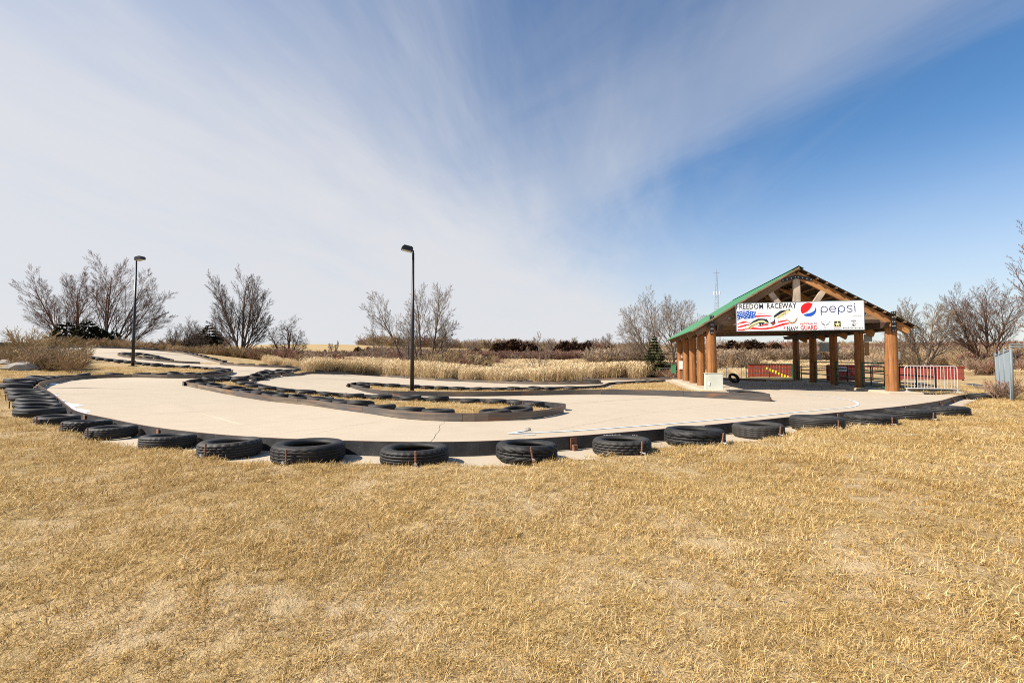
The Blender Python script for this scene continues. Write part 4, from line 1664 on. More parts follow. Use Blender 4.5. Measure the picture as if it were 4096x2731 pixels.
# kerbs the posts stand on
def kerb(name, s0, s1, d0, d1, h, lab):
    mb = MB()
    pts = []
    for s, d in ((s0, d0), (s1, d0), (s1, d1), (s0, d1)):
        pts.append(sh(s, d))
    V = [(p[0], p[1], -0.06) for p in pts]
    r = 0.05
    inn = [sh(s, d) for s, d in ((s0 + r, d0 + r), (s1 - r, d0 + r), (s1 - r, d1 - r), (s0 + r, d1 - r))]
    V += [(p[0], p[1], h - 0.03) for p in pts] + [(p[0], p[1], h) for p in inn]
    Fc = [(i, (i + 1) % 4, 4 + (i + 1) % 4, 4 + i) for i in range(4)] + [(4 + i, 4 + (i + 1) % 4, 8 + (i + 1) % 4, 8 + i) for i in range(4)] + [(8, 9, 10, 11)]
    mb.add(V, Fc)
    o = mb.build(name, M['concrete'])
    tag(o, lab, None, None, 'structure')


kerb('kerb', -0.60, 0.42, -0.95, 11.6, 0.09, 'concrete kerb under the row of posts beside the grass')
kerb('kerb', SH_W - 0.50, SH_W + 0.70, -0.75, 4.3, 0.09, 'concrete kerb under the nearer posts beside the crowd barrier')
kerb('kerb', SH_W - 0.50, SH_W + 0.70, 5.1, 11.2, 0.09, 'concrete kerb under the farther posts beside the green rails')

# ================================================================ banner
BW, BH = 4.98, 1.245
banner = empty('banner_sign', (*sh(0.96, -0.52), 2.68), SH_ANG)
tag(banner, 'long white raceway banner with flag, eagle and drink logo across the shelter front', 'banner')
mb = MB()
mb.box((BW / 2, 0, BH / 2), (BW, 0.02, BH))
mb.build('board', M['sheet_white'], banner)
mb = MB()
for a, b in (((0, 0), (BW, 0)), ((0, BH), (BW, BH)), ((0, 0), (0, BH)), ((BW, 0), (BW, BH))):
    mb.beam((a[0], 0, a[1]), (b[0], 0, b[1]), 0.026, 0.026)
mb.build('frame', M['galv'], banner)


def c1(x, y):
    return ((x - 90) * 0.00116, 1.245 - (y - (125 - (x - 90) * 0.0265)) * 0.0013)


def c2(x, y):
    return (2.44 + x * 0.001126, 1.245 - (y - (140 - x * 0.0267)) * 0.0013)


def lay(k):
    return -0.0115 - 0.0022 * k


def shape(name, pts, mat, k=1, cf=None):
    P_ = [cf(*p) for p in pts] if cf else pts
    mb = MB()
    V = [Vector((x, lay(k), z)) for x, z in P_]
    mb.add(V, [tuple(t) for t in tessellate_polygon([V])])
    V2 = [v + Vector((0, 0.0012, 0)) for v in V]
    n = len(V)
    return mb.build(name, M[mat], banner)


def words(txt, p0, p1, p2, mat, k=2, cf=None, shear=0.0, bold=0.0, name='lettering', spacing=1.0):
    """text stretched to the box p0 (left foot) - p1 (right foot) - p2 (left cap line)"""
    V, Fc = text_flat(txt, 1.0, shear, bold, spacing)
    xs, ys = [v[0] for v in V], [v[1] for v in V]
    x0, x1, y0, y1 = min(xs), max(xs), min(ys), max(ys)
    A, B, C = [np.array(cf(*p)) if cf else np.array(p) for p in (p0, p1, p2)]
    out = []
    for x, y in V:
        q = A + (B - A) * (x - x0) / (x1 - x0) + (C - A) * (y - y0) / (y1 - y0)
        out.append((q[0], lay(k), q[1]))
    mb = MB()
    mb.add(out, Fc)
    return mb.build(name, M[mat], banner)


def stroke(name, pts, w, mat, k=2, cf=None):
    """a ribbon of width w along pts"""
    P_ = [Vector((*(cf(*p) if cf else p), 0)) for p in pts]
    mb = MB()
    L_, R_ = [], []
    for i, p in enumerate(P_):
        d = (P_[min(i + 1, len(P_) - 1)] - P_[max(i - 1, 0)])
        d.normalize()
        n = Vector((-d.y, d.x, 0)) * w / 2
        L_.append(p + n)
        R_.append(p - n)
    V = [(v.x, lay(k), v.y) for v in L_ + R_]
    n = len(P_)
    mb.add(V, [(i, i + 1, n + i + 1, n + i) for i in range(n - 1)])
    return mb.build(name, M[mat], banner)


def star_pts(cx, cy, r, rot=math.pi / 2, inner=0.42):
    return [(cx + (r if i % 2 == 0 else r * inner) * math.cos(rot + i * math.pi / 5), cy + (r if i % 2 == 0 else r * inner) * math.sin(rot + i * math.pi / 5)) for i in range(10)]


words('FREEDOM', (102, 328), (1040, 312), (100, 138), 'ink', 2, c1, bold=0.012, spacing=1.08)
words('RACEWAY', (1170, 305), (2175, 278), (1168, 115), 'ink', 2, c1, bold=0.012, spacing=1.05)
words('NAVY', (1842, 1042), (2215, 1030), (1840, 900), 'ink', 4, c1, bold=0.008)
shape('flag_canton', [(120, 385), (330, 375), (520, 370), (660, 385), (800, 410), (755, 490), (785, 592), (620, 640), (370, 655), (330, 610), (250, 645), (180, 690), (125, 705)], 'blue', 1, c1)
for x, y in ((190, 420), (310, 400), (430, 390), (560, 410), (720, 432), (250, 440), (370, 415), (490, 450), (630, 445), (150, 480), (300, 460), (430, 430), (700, 480), (205, 500), (370, 482),
             (555, 482), (265, 520), (440, 512), (630, 520), (330, 540), (510, 552), (715, 560), (160, 598), (390, 575), (240, 610), (600, 598), (470, 612), (145, 665)):
    a, b = c1(x, y)
    shape('star', star_pts(a, b, 0.036), 'sheet_white', 2)
for pts in ([(800, 410), (900, 420), (1010, 452), (900, 432)], [(772, 458), (950, 478), (1130, 484), (1195, 496), (1000, 497), (860, 478)],
            [(765, 533), (1000, 525), (1280, 535), (1360, 545), (1200, 565), (1000, 565), (800, 592)],
            [(125, 820), (200, 785), (300, 745), (400, 730), (500, 765), (610, 758), (560, 790), (430, 780), (330, 800), (200, 812), (128, 868)],
            [(130, 920), (260, 880), (440, 835), (540, 825), (420, 900), (280, 930), (130, 965)],
            [(130, 1015), (300, 1015), (400, 950), (500, 940), (640, 935), (900, 960), (1100, 950), (1300, 920), (1500, 860), (1700, 790), (1900, 760), (1925, 795), (1700, 860), (1500, 920), (1300, 975),
             (1100, 1010), (900, 1012), (600, 1000), (460, 1000), (350, 1050), (130, 1055)],
            [(1480, 782), (1600, 710), (1830, 668), (1870, 695), (1700, 740), (1550, 772)], [(800, 900), (950, 850), (1210, 820), (1210, 850), (1000, 890)],
            [(1720, 850), (1760, 895), (1765, 975), (1710, 1000), (1740, 950)], [(1800, 830), (1850, 870), (1890, 940), (1840, 890)], [(1880, 820), (1930, 850), (1970, 905), (1900, 850)]):
    shape('flag_stripe', pts, 'red', 1, c1)
for pts, mt, k in (([(1390, 540), (1500, 460), (1620, 370), (1740, 345), (1825, 348), (1870, 305), (1840, 370), (1760, 405), (1700, 470), (1640, 540), (1560, 592), (1430, 602)], 'ink', 3),
                   ([(1440, 590), (1560, 520), (1700, 430), (1850, 362), (2040, 338), (1905, 380), (1980, 425), (1850, 408), (1895, 452), (1760, 462), (1840, 502), (1710, 492), (1730, 590), (1640, 552), (1645, 640), (1565, 590), (1500, 600)], 'cream', 4),
                   ([(1800, 390), (1950, 345), (1960, 290), (1910, 330), (1870, 345)], 'ink', 3),
                   ([(1160, 650), (1000, 638), (850, 640), (680, 720), (560, 830), (360, 880), (560, 852), (700, 765), (880, 722), (1050, 692), (1150, 772), (1212, 772)], 'ink', 3),
                   ([(880, 775), (905, 895), (935, 895), (960, 800), (1010, 855), (1050, 805), (1120, 820), (1215, 800), (1205, 745), (1000, 745)], 'ink', 3),
                   ([(1212, 782), (1120, 745), (1000, 690), (880, 705), (700, 785), (560, 880), (400, 970), (320, 1022), (510, 970), (600, 925), (535, 1002), (660, 930), (700, 890), (750, 902), (825, 800), (880, 765), (1040, 765), (1100, 795)], 'cream', 4),
                   ([(1150, 652), (1240, 565), (1330, 540), (1405, 578), (1428, 640), (1395, 726), (1280, 778), (1200, 756)], 'ink', 4),
                   ([(1162, 652), (1240, 574), (1330, 549), (1396, 584), (1418, 640), (1386, 716), (1280, 768), (1212, 748)], 'sheet_white', 5),
                   ([(1222, 690), (1255, 688), (1240, 724)], 'gold', 6), ([(1262, 655), (1292, 628), (1280, 660)], 'ink', 6),
                   ([(1420, 612), (1500, 600), (1565, 640), (1530, 772), (1465, 790), (1440, 720)], 'sheet_white', 4),
                   ([(1280, 782), (1390, 742), (1432, 660), (1445, 792), (1358, 862)], 'ink', 4), ([(1335, 790), (1400, 755), (1420, 800), (1350, 820)], 'red', 5),
                   ([(1208, 790), (1270, 788), (1350, 862), (1335, 905), (1272, 930)], 'sheet_white', 4), ([(1310, 905), (1370, 885), (1382, 930), (1330, 930)], 'gold', 5),
                   ([(1820, 655), (1920, 690), (1950, 740), (2040, 760), (2100, 728), (2140, 648), (2212, 580), (2155, 722), (2080, 792), (1990, 802), (1935, 790), (1900, 730)], 'brown', 3),
                   ([(1945, 690), (2060, 690), (2085, 715), (2040, 742), (1960, 730)], 'sheet_white', 4)):
    shape('eagle_piece', pts, mt, k, c1)
for i in range(9):      # dark quills across the pale wings
    t = i / 8
    stroke('quill', [(520 + 330 * t, 965 - 170 * t), (610 + 300 * t, 880 - 120 * t)], 0.010, 'ink', 5, c1)
    stroke('quill', [(1500 + 260 * t, 600 - 170 * t), (1560 + 300 * t, 600 - 190 * t)], 0.009, 'ink', 5, c1)

# drink globe
gc = np.array(c2(392, 392))
GR = 0.302


def gp(a):
    return (gc[0] + GR * math.cos(a), gc[1] + GR * math.sin(a))


def ang(x, y):
    q = c2(x, y)
    return math.atan2(q[1] - gc[1], q[0] - gc[0])


a0, a1 = ang(530, 200), ang(180, 530)
if a1 < a0:
    a1 += 2 * math.pi
arc = [gp(a0 + (a1 - a0) * i / 28) for i in range(29)]
shape('globe_top', arc + [c2(*p) for p in ((260, 505), (340, 460), (410, 405), (465, 340), (505, 270))], 'red', 2)
b0, b1 = ang(210, 562), ang(640, 300)
if b1 < b0:
    b1 += 2 * math.pi
arc = [gp(b0 + (b1 - b0) * i / 28) for i in range(29)]
shape('globe_foot', arc + [c2(*p) for p in ((634, 335), (610, 400), (560, 450), (490, 490), (400, 515), (300, 535))], 'blue', 2)


def ring(cx, cy, r, a0, a1, n=26):
    """circle drawn true on the banner, centre in picture units"""
    c = c2(cx, cy)
    return [(c[0] + r * math.cos(a0 + (a1 - a0) * i / n), c[1] + r * 1.03 * math.sin(a0 + (a1 - a0) * i / n)) for i in range(n + 1)]


LW = 0.031
for cx, cy in ((928, 382), (1512, 363)):
    stroke('lettering', ring(cx, cy, 0.121, 0, 2 * math.pi), LW, 'navy', 2)
    stroke('lettering', [c2(cx - 107, cy - 5), c2(cx - 106, cy + 190)], LW, 'navy', 3)
stroke('lettering', ring(1216, 374, 0.119, 0.02, 2 * math.pi - 0.62), LW, 'navy', 2)
stroke('lettering', [c2(1112, 384), c2(1180, 378), c2(1260, 380), c2(1322, 366)], LW * 0.9, 'navy', 3)
sp = [(1862, 285), (1845, 262), (1800, 248), (1745, 254), (1708, 282), (1705, 318), (1738, 342), (1790, 356), (1838, 372), (1862, 402), (1848, 438), (1806, 458), (1752, 458), (1712, 446), (1690, 428)]
stroke('lettering', [c2(*p) for p in sp], LW, 'navy', 2)
stroke('lettering', [c2(1948, 248), c2(1958, 455)], LW, 'navy', 2)
dc = c2(1945, 190)
shape('lettering', [(dc[0] + 0.026 * math.cos(t * 0.524), dc[1] + 0.026 * math.sin(t * 0.524)) for t in range(12)], 'navy', 2)
words('NATIONAL', (98, 905), (548, 893), (96, 838), 'dkred', 2, c2, bold=0.016)
for k_ in range(3):
    stroke('flag_mark', [(600, 838 + 26 * k_), (630, 828 + 26 * k_), (655, 836 + 26 * k_), (685, 826 + 26 * k_)], 0.010, 'dkred', 2, c2)
shape('flag_mark', [(562, 838), (598, 830), (600, 862), (566, 868)], 'blue', 2, c2)
words('GUARD', (104, 1078), (686, 1062), (102, 930), 'dkred', 2, c2, bold=0.016)
words('U.S. AIR FORCE', (735, 1068), (1200, 1054), (735, 1046), 'grey', 2, c2)
for pts in ([(806, 780), (822, 775), (832, 808), (812, 800)], [(818, 818), (860, 838), (958, 908), (940, 914), (850, 868)], [(852, 878), (900, 912), (930, 928), (890, 920)],
            [(1100, 770), (1112, 775), (1108, 800), (1088, 806)], [(1108, 815), (1070, 848), (985, 912), (972, 906), (1060, 838)], [(1082, 868), (1040, 912), (1000, 928), (1040, 902)],
            [(960, 940), (980, 955), (950, 958)], [(898, 968), (925, 958), (935, 975)], [(1000, 962), (1030, 968), (1012, 982)], [(945, 992), (968, 986), (990, 996), (966, 1008)]):
    shape('wing_emblem', pts, 'ink', 2, c2)
shape('star_emblem', [(1240, 762), (1478, 756), (1482, 956), (1246, 962)], 'cream', 1, c2)
shape('star_emblem', [(1254, 774), (1466, 768), (1470, 945), (1258, 950)], 'ink', 2, c2)
sc_ = c2(1365, 868)
shape('star_emblem', star_pts(sc_[0], sc_[1], 0.118, math.pi / 2, 0.46), 'cream', 3)
shape('star_emblem', [(1246, 990), (1484, 984), (1488, 1044), (1250, 1050)], 'ink', 1, c2)
shape('star_emblem', [(1256, 999), (1475, 993), (1479, 1035), (1260, 1041)], 'sheet_white', 2, c2)
words('U.S.ARMY', (1275, 1032), (1462, 1027), (1275, 1006), 'grey', 3, c2)
for pts, w_ in (([(1805, 772), (1850, 748), (1900, 765), (1945, 745), (1990, 765)], 0.020), ([(1900, 765), (1900, 800)], 0.016), ([(1880, 715), (1940, 712)], 0.008),
                ([(1812, 830), (1800, 880), (1830, 925), (1890, 940)], 0.010), ([(1985, 850), (2030, 800), (2010, 860)], 0.008), ([(1860, 905), (1900, 860), (1930, 900)], 0.016)):
    stroke('globe_emblem', pts, w_, 'ink', 2, c2)
stroke('globe_emblem', ring(1910, 870, 0.065, 0, 2 * math.pi, 18), 0.010, 'ink', 2)
shape('globe_emblem', [(1862, 880), (1895, 868), (1915, 905), (1885, 912)], 'ink', 3, c2)
words('MARINES', (1547, 1016), (2214, 1003), (1547, 975), 'ink', 2, c2)
words('THE FEW. THE PROUD.', (1547, 1050), (2214, 1037), (1547, 1036), 'grey', 2, c2)
stroke('signature', [(1890, 605), (1905, 575), (1925, 600), (1950, 585), (1975, 602), (2000, 588), (2030, 603), (2060, 586), (2090, 602), (2125, 588), (2165, 592)], 0.009, 'ink', 2, c2)
stroke('small_print', [(1590, 578), (1740, 573)], 0.006, 'grey', 2, c2)
stroke('small_print', [(1590, 608), (1825, 602)], 0.006, 'grey', 2, c2)

# ================================================================ around the shelter
def local_thing(name, s, d, z, label, cat, group=None, rz=0.0):
    p = sh(s, d)
    return tag(empty(name, (p[0], p[1], z), SH_ANG + rz), label, cat, group)


# pale cabinet at the front left post
cb = local_thing('cabinet', -0.05, -0.62, 0.0, 'pale stained utility cabinet at the foot of the front left log post', 'cabinet')
mb = MB(); mb.box((0, 0, 0.40), (0.72, 0.36, 0.80)); mb.build('body', M['pale_box'], cb)
mb = MB(); mb.box((0.045, -0.185, 0.40), (0.60, 0.012, 0.76)); mb.build('door', M['pale_box'], cb)
mb = MB(); mb.box((-0.22, -0.20, 0.36), (0.07, 0.022, 0.15), Matrix.Rotation(0.18, 3, 'Y')); mb.build('latch', M['white'], cb)
mb = MB(); mb.box((0.0, 0, 0.808), (0.76, 0.40, 0.018)); mb.build('lid', M['pale_box'], cb)
st = local_thing('marker_post', 0.62, -0.95, 0.0, 'short yellowish marker stake leaning beside the pale cabinet', 'stake')
mb = MB(); mb.beam((0, 0, 0), (-0.05, 0, 0.20), 0.10, 0.03); mb.build('board', M['pale_box'], st)

# electrical boxes on the last left post
for nm, s, d, z, w, h, dp, mt, lab in (('electrical_box', 0.02, 4 * SH_BAY - 0.30, 0.78, 0.30, 0.56, 0.14, 'white', 'white electrical box on the farthest left log post'),
                                       ('meter_box', 0.10, 4 * SH_BAY - 0.27, 1.55, 0.16, 0.30, 0.12, 'grey_box', 'small grey meter box above the white electrical box')):
    t = local_thing(nm, s, d, z, lab, 'box')
    mb = MB(); mb.box((0, 0, h / 2), (w, dp, h)); mb.build('housing', M[mt], t)
    mb = MB(); mb.box((0, -dp / 2 - 0.006, h / 2), (w - 0.05, 0.010, h - 0.05)); mb.build('cover', M[mt], t)
    mb = MB(); mb.tube([(0.05, 0, 0), (0.05, 0, -0.75 if z < 1 else -0.2)], 0.022, 8); mb.build('conduit', M['galv'], t)
gb = local_thing('green_box', -0.42, 4 * SH_BAY + 0.35, 0.5, 'green metal box with a lifted flap behind the farthest left post', 'box')
mb = MB(); mb.box((0, 0, 0.28), (0.30, 0.3, 0.56)); mb.build('body', M['green_roof'], gb)
mb = MB(); mb.beam((0.1, 0, 0.57), (-0.48, 0, 0.66), 0.3, 0.02); mb.build('flap', M['green_roof'], gb)
mb = MB(); mb.tube([(0, 0, 0), (0, 0, -0.5)], 0.04, 8); mb.build('leg', M['galv'], gb)
# sign backs hung between the right-hand posts
for s, d, z, w, h, mt, lab in ((SH_W + 0.75, 2.9 * SH_BAY, 1.90, 1.0, 0.52, 'sign_back', 'wide grey sign back hung between two far posts of the shelter'),
                               (SH_W + 0.34, 3.05 * SH_BAY, 1.42, 0.32, 0.33, 'sign_back', 'small grey sign back below the wide hung one'),
                               (SH_W + 0.42, 1.02 * SH_BAY, 2.30, 0.34, 0.34, 'sign_back', 'small square grey sign at the top of the second right post'),
                               (SH_W + 0.33, 1.0 * SH_BAY, 1.62, 0.20, 0.66, 'brown', 'narrow dark sign on the second right post'),
                               (SH_W + 0.30, 0.05, 1.48, 0.09, 0.28, 'white', 'small white tag on the front right log post')):
    t = local_thing('sign_board', s, d, z, lab, 'sign')
    mb = MB(); mb.box((0, 0, h / 2), (w, 0.015, h)); mb.build('panel', M[mt], t)
    mb = MB(); mb.beam((-w / 2 - 0.12, 0.02, h * 0.75), (w / 2, 0.02, h * 0.75), 0.02, 0.02); mb.build('bracket', M['black_metal'], t)


# ---------------------------------------------------------------- green pipe rails
def pipe_fence(pts, zs, label, mat='green_pipe', group='pipe rails round the shelter', r=0.026, every_=1.3):
    """pts: ground points (2d); posts at each point and between"""
    root = empty('pipe_fence', (float(pts[0][0]), float(pts[0][1]), 0))
    tag(root, label, 'fence', group)
    o0 = np.array(pts[0])
    for a, b in zip(pts[:-1], pts[1:]):
        a, b = np.array(a), np.array(b)
        L = np.linalg.norm(b - a)
        za, zb = tz(*a), tz(*b)
        for z in zs:
            mb = MB()
            mb.tube([(*(a - o0), za + z), (*(b - o0), zb + z)], r, 8)
            mb.build('rail', M[mat], root)
        n = max(1, round(L / every_))
        for i in range(n + 1):
            q = a + (b - a) * i / n
            mb = MB()
            zq = tz(*q)
            mb.tube([(*(q - o0), zq - 0.02), (*(q - o0), zq + max(zs) + 0.01)], r * 1.25, 8)
            mb.build('post', M[mat], root)
    return root


for i in range(4):
    pipe_fence([sh(SH_W + 0.02, i * SH_BAY + 0.30), sh(SH_W + 0.02, (i + 1) * SH_BAY - 0.25)], (0.20, 0.55, 0.92, 1.27),
               ['green pipe rails between the two nearest right posts', 'green pipe rails between the second and third right posts', 'green pipe rails between the third and fourth right posts',
                'green pipe rails between the two farthest right posts'][i], every_=2.4)
pipe_fence([sh(SH_W + 1.9, 0.6), sh(SH_W + 1.9, 9.5)], (0.30, 0.68, 1.06), 'dark pipe rails of the queue lane beyond the right posts', 'black_metal')
ga, gb_ = at_depth(2985, 1500, 34.0)[:2], at_depth(3170, 1500, 33.6)[:2]
pipe_fence([ga, (ga + gb_) / 2, gb_], (0.08, 0.40, 0.76, 1.10), 'green pipe gate in front of the red wall beyond the shelter', every_=3.0)
ra, rb_ = at_depth(3205, 1500, 30.0)[:2], at_depth(3318, 1500, 29.0)[:2]
pipe_fence([ra, rb_], (0.16, 0.45, 0.72, 1.0), 'thin red pipe rails between two red board walls', 'red_paint')
rc, rd = at_depth(3440, 1500, 29.5)[:2], at_depth(3590, 1500, 30.5)[:2]
pipe_fence([rc, rd], (0.25, 0.6, 0.95), 'red pipe rails seen through the green ones by the nearest right posts', 'red_paint')
for (x0, x1, yy, dd, hh, lab) in ((2640, 2700, 1500, 34.0, 0.78, 'white pipe fence frame beside the small spruce'), (2700, 2738, 1500, 34.0, 0.55, 'low white pipe fence left of the log posts'),
                                  (2868, 2905, 1500, 34.5, 0.80, 'white pipe frame left of the upright tyre'), (2906, 2965, 1500, 34.5, 0.82, 'white pipe frame behind the upright tyre')):
    a, b = at_depth(x0, yy, dd)[:2], at_depth(x1, yy, dd)[:2]
    pipe_fence([a, b], (0.05, hh), lab, 'galv', 'white pipe frames at the marsh edge', 0.02, 9)


# ---------------------------------------------------------------- red board walls
def board_wall(a, b, h, n, label, mats=('red_paint', 'red_faded'), tags=False, base=0.10):
    a, b = np.array(a), np.array(b)
    root = empty('board_wall', (float(a[0]), float(a[1]), 0), math.atan2(b[1] - a[1], b[0] - a[0]))
    tag(root, label, 'wall', 'red board walls beyond the shelter')
    L = float(np.linalg.norm(b - a))
    z0 = tz(*((a + b) / 2))
    w = L / n
    for i in range(n):
        mb = MB()
        mb.box((0, random.uniform(-0.006, 0.006), h / 2), (w - 0.02, 0.025, h - 0.02))
        mb.build('board', M[random.choice(mats)], root, False, (w * (i + 0.5), 0, z0 + base))
    for z in (0.12, h - 0.03):
        mb = MB(); mb.box((L / 2, 0.035 if z < 0.5 else 0.0, z0 + base + z + (0.03 if z > 0.5 else 0)), (L + 0.06, 0.05 if z < 0.5 else 0.10, 0.06)); mb.build('cap' if z > 0.5 else 'rail', M['red_paint'], root)
    for q in (0.04, L - 0.04):
        mb = MB(); mb.box((q, 0.06, z0 + (h + base) / 2), (0.09, 0.09, h + base)); mb.build('post', M['red_paint'], root)
    return root


W1 = board_wall(at_depth(2994, 1500, 35.3)[:2], at_depth(3176, 1500, 34.9)[:2], 1.0, 16, 'dark red board wall with yellow floats behind the green gate')
W2 = board_wall(at_depth(3311, 1500, 28.2)[:2], at_depth(3438, 1500, 28.4)[:2], 0.95, 12, 'dark red board wall with a white notice between two log posts')
W3 = board_wall(at_depth(3604, 1500, 31.5)[:2], at_depth(3857, 1500, 30.5)[:2], 0.86, 18, 'faded red board wall seen through the white crowd barrier', ('red_paint', 'red_faded', 'red_faded'))
fa, fb = at_depth(3068, 1474, 34.8), at_depth(3152, 1510, 34.6)
for i in range(8):
    q = fa + (fb - fa) * i / 7
    t = tag(empty('float', tuple(q)), f'yellow float, {ordinal(i)} from the top of the slanting line on the red wall', 'float', 'yellow floats on the red wall')
    mb = MB()
    hh = 0.28 if i % 2 else 0.20
    mb.tube([(0, 0, -hh / 2), (0, 0, -hh * 0.35), (0, 0, hh * 0.35), (0, 0, hh / 2)], [0.03, 0.062, 0.062, 0.03], 10)
    mb.build('body', M['yellow'], t, True)
    mb = MB(); mb.tube([(0, 0, hh / 2), (0, 0, hh / 2 + 0.05)], 0.008, 6); mb.build('cord', M['ink'], t)
q = at_depth(3369, 1477, 27.9)
nt_ = tag(empty('notice', tuple(q), -0.1), 'white notice with dark heading on the red board wall', 'sign')
mb = MB(); mb.box((0, 0, 0), (0.48, 0.015, 0.30)); mb.build('panel', M['white'], nt_)
mb = MB(); mb.box((0, -0.012, 0.06), (0.40, 0.006, 0.07)); mb.build('heading', M['navy'], nt_)
mb = MB(); mb.box((0, -0.012, -0.06), (0.34, 0.006, 0.03)); mb.build('heading', M['ink'], nt_)
# asphalt apron beyond the crowd barrier
ap = [sh(SH_W + 0.72, 11.0), sh(SH_W + 0.72, -0.8), (17.7, 18.45), (18.9, 17.75), (23.2, 21.6), (28, 26.0), (25.5, 27.5)]
ap = [np.array(p) for p in ap]
V = [(float(p[0]), float(p[1])) for p in ap]
gx, gy = np.meshgrid(np.arange(15, 29, 0.6), np.arange(17, 34, 0.6))
k = inside(np.array(V), gx.ravel(), gy.ravel())
pts = V + list(zip(gx.ravel()[k].tolist(), gy.ravel()[k].tolist()))
n = len(V)
vo, eo, fo, *_ = delaunay_2d_cdt([Vector(v) for v in pts], [(i, (i + 1) % n) for i in range(n)], [], 1, 1e-5)
vz = np.array([(v.x, v.y) for v in vo])
zz = terrain(vz[:, 0], vz[:, 1]) + 0.045
F3 = np.array([f for f in fo])
aa = vz[F3]
F3[np.cross(aa[:, 1] - aa[:, 0], aa[:, 2] - aa[:, 0]) < 0] = F3[np.cross(aa[:, 1] - aa[:, 0], aa[:, 2] - aa[:, 0]) < 0][:, ::-1]
o = link('path', np_mesh('path', np.column_stack((vz, zz)), F3, M['asphalt']))
tag(o, 'dark asphalt path beyond the crowd barrier', None, None, 'structure')

# ---------------------------------------------------------------- crowd barrier
a, b = np.array((16.55, 19.22)), np.array((18.28, 18.72))
cbz = tz(*b) + 0.05
cbr = tag(empty('crowd_barrier', (float(a[0]), float(a[1]), cbz), math.atan2(b[1] - a[1], b[0] - a[0])), 'white tubular crowd barrier beside the front right log post', 'barrier')
L = float(np.linalg.norm(b - a))
mb = MB()
r = 0.14
pts = [(0, 0, 0.16)] + [(0, 0, 1.10 - r)] + [(r - r * math.cos(t), 0, 1.10 - r + r * math.sin(t)) for t in np.linspace(0.2, 1.57, 6)] + \
      [(L - r + r * math.sin(t), 0, 1.10 - r + r * math.cos(t)) for t in np.linspace(0, 1.4, 6)] + [(L, 0, 1.10 - r), (L, 0, 0.16), (0, 0, 0.16)]
mb.tube(pts, 0.020, 8)
mb.build('frame', M['barrier_white'], cbr, True)
for i in range(15):
    x = 0.10 + (L - 0.2) * i / 14
    mb = MB(); mb.tube([(x, 0, 0.16), (x, 0, 1.09)], 0.0115, 6); mb.build('bar', M['barrier_white'], cbr)
for x in (0.06, L):
    mb = MB(); mb.tube([(x, 0, 0.17), (x, 0, 0.02)], 0.02, 8); mb.box((x, 0, 0.025), (0.09, 0.55, 0.05)); mb.build('foot', M['barrier_white'], cbr)
mb = MB(); mb.tube([(-0.9, -0.05, 0.72), (-0.4, -0.05, 0.71), (0.02, 0, 0.72)], 0.006, 6)
o = mb.build('tie_cable', M['ink'], cbr)

# ---------------------------------------------------------------- chain-link gate
def chain_link(a, b, h, label, nposts=3, cell=0.085, wire=0.0026, group=None, over=0.0):
    a, b = np.array(a, float), np.array(b, float)
    L = float(np.linalg.norm(b - a))
    root = tag(empty('wire_fence', (float(a[0]), float(a[1]), tz(*a)), math.atan2(b[1] - a[1], b[0] - a[0])), label, 'fence', group)
    dz = (tz(*b) - tz(*a)) / L
    for i in range(nposts):
        x = L * i / (nposts - 1)
        mb = MB(); mb.tube([(x, 0, dz * x - 0.05), (x, 0, dz * x + h + over)], 0.034, 10); mb.tube([(x, 0, dz * x + h + over), (x, 0, dz * x + h + over + 0.03)], [0.04, 0.022], 10)
        mb.build('post', M['galv'], root, True)
    for z in (0.06, h - 0.03):
        mb = MB(); mb.tube([(0, 0, z), (L, 0, z + dz * L)], 0.021, 8); mb.build('rail', M['galv'], root, True)
    V, Fc = [], []
    for sgn in (1, -1):
        n = int((L + h) / cell) + 1
        for k in range(n):
            x0 = k * cell - (h if sgn > 0 else 0)
            # line x = x0 + sgn*z
            zA, zB = 0.05, h
            if sgn > 0:
                zA = max(0.05, -x0); zB = min(h, L - x0)
            else:
                zA = max(0.05, x0 - L); zB = min(h, x0)
            if zB - zA < 0.03:
                continue
            pA, pB = np.array((x0 + sgn * zA, 0.004 * sgn, zA + dz * (x0 + sgn * zA))), np.array((x0 + sgn * zB, 0.004 * sgn, zB + dz * (x0 + sgn * zB)))
            n0 = len(V)
            dx = np.array((0.7, 0, -0.7 * sgn)) * wire
            dy = np.array((0, 1, 0)) * wire
            for p in (pA, pB):
                V += [p + dx, p - dx * 0.5 + dy * 0.87, p - dx * 0.5 - dy * 0.87]
            for q in range(3):
                Fc.append((n0 + q, n0 + (q + 1) % 3, n0 + 3 + (q + 1) % 3, n0 + 3 + q))
    me = np_mesh('wire_mesh', np.array(V), np.array(Fc), M['galv'])
    link('wire_mesh', me, root)
    return root


g0, g1 = (14.85, 13.55), (22.3, 21.0)
chain_link(g0, g1, 1.62, 'grey chain-link fence running back from the gate post at the right edge', 4, over=0.10)
gp_ = tag(empty('gate_post', (15.02, 13.42, tz(15.02, 13.42))), 'pair of thick galvanised gate post and hinge bars at the right edge', 'post')
mb = MB(); mb.tube([(0.08, -0.05, -0.05), (0.08, -0.05, 1.88)], 0.045, 12); mb.tube([(0.08, -0.05, 1.88), (0.08, -0.05, 1.92)], [0.05, 0.03], 12); mb.build('tube', M['galv'], gp_, True)
for z in (1.66, 1.74):
    mb = MB(); mb.tube([(-0.2, 0.12, z), (0.42, -0.14, z)], 0.024, 8); mb.build('hinge_arm', M['galv'], gp_)
for z in (0.4, 0.9, 1.3):
    mb = MB(); mb.tube([(0.08, -0.05, z), (0.08, -0.05, z + 0.03)], 0.058, 12); mb.build('band', M['black_metal'], gp_)
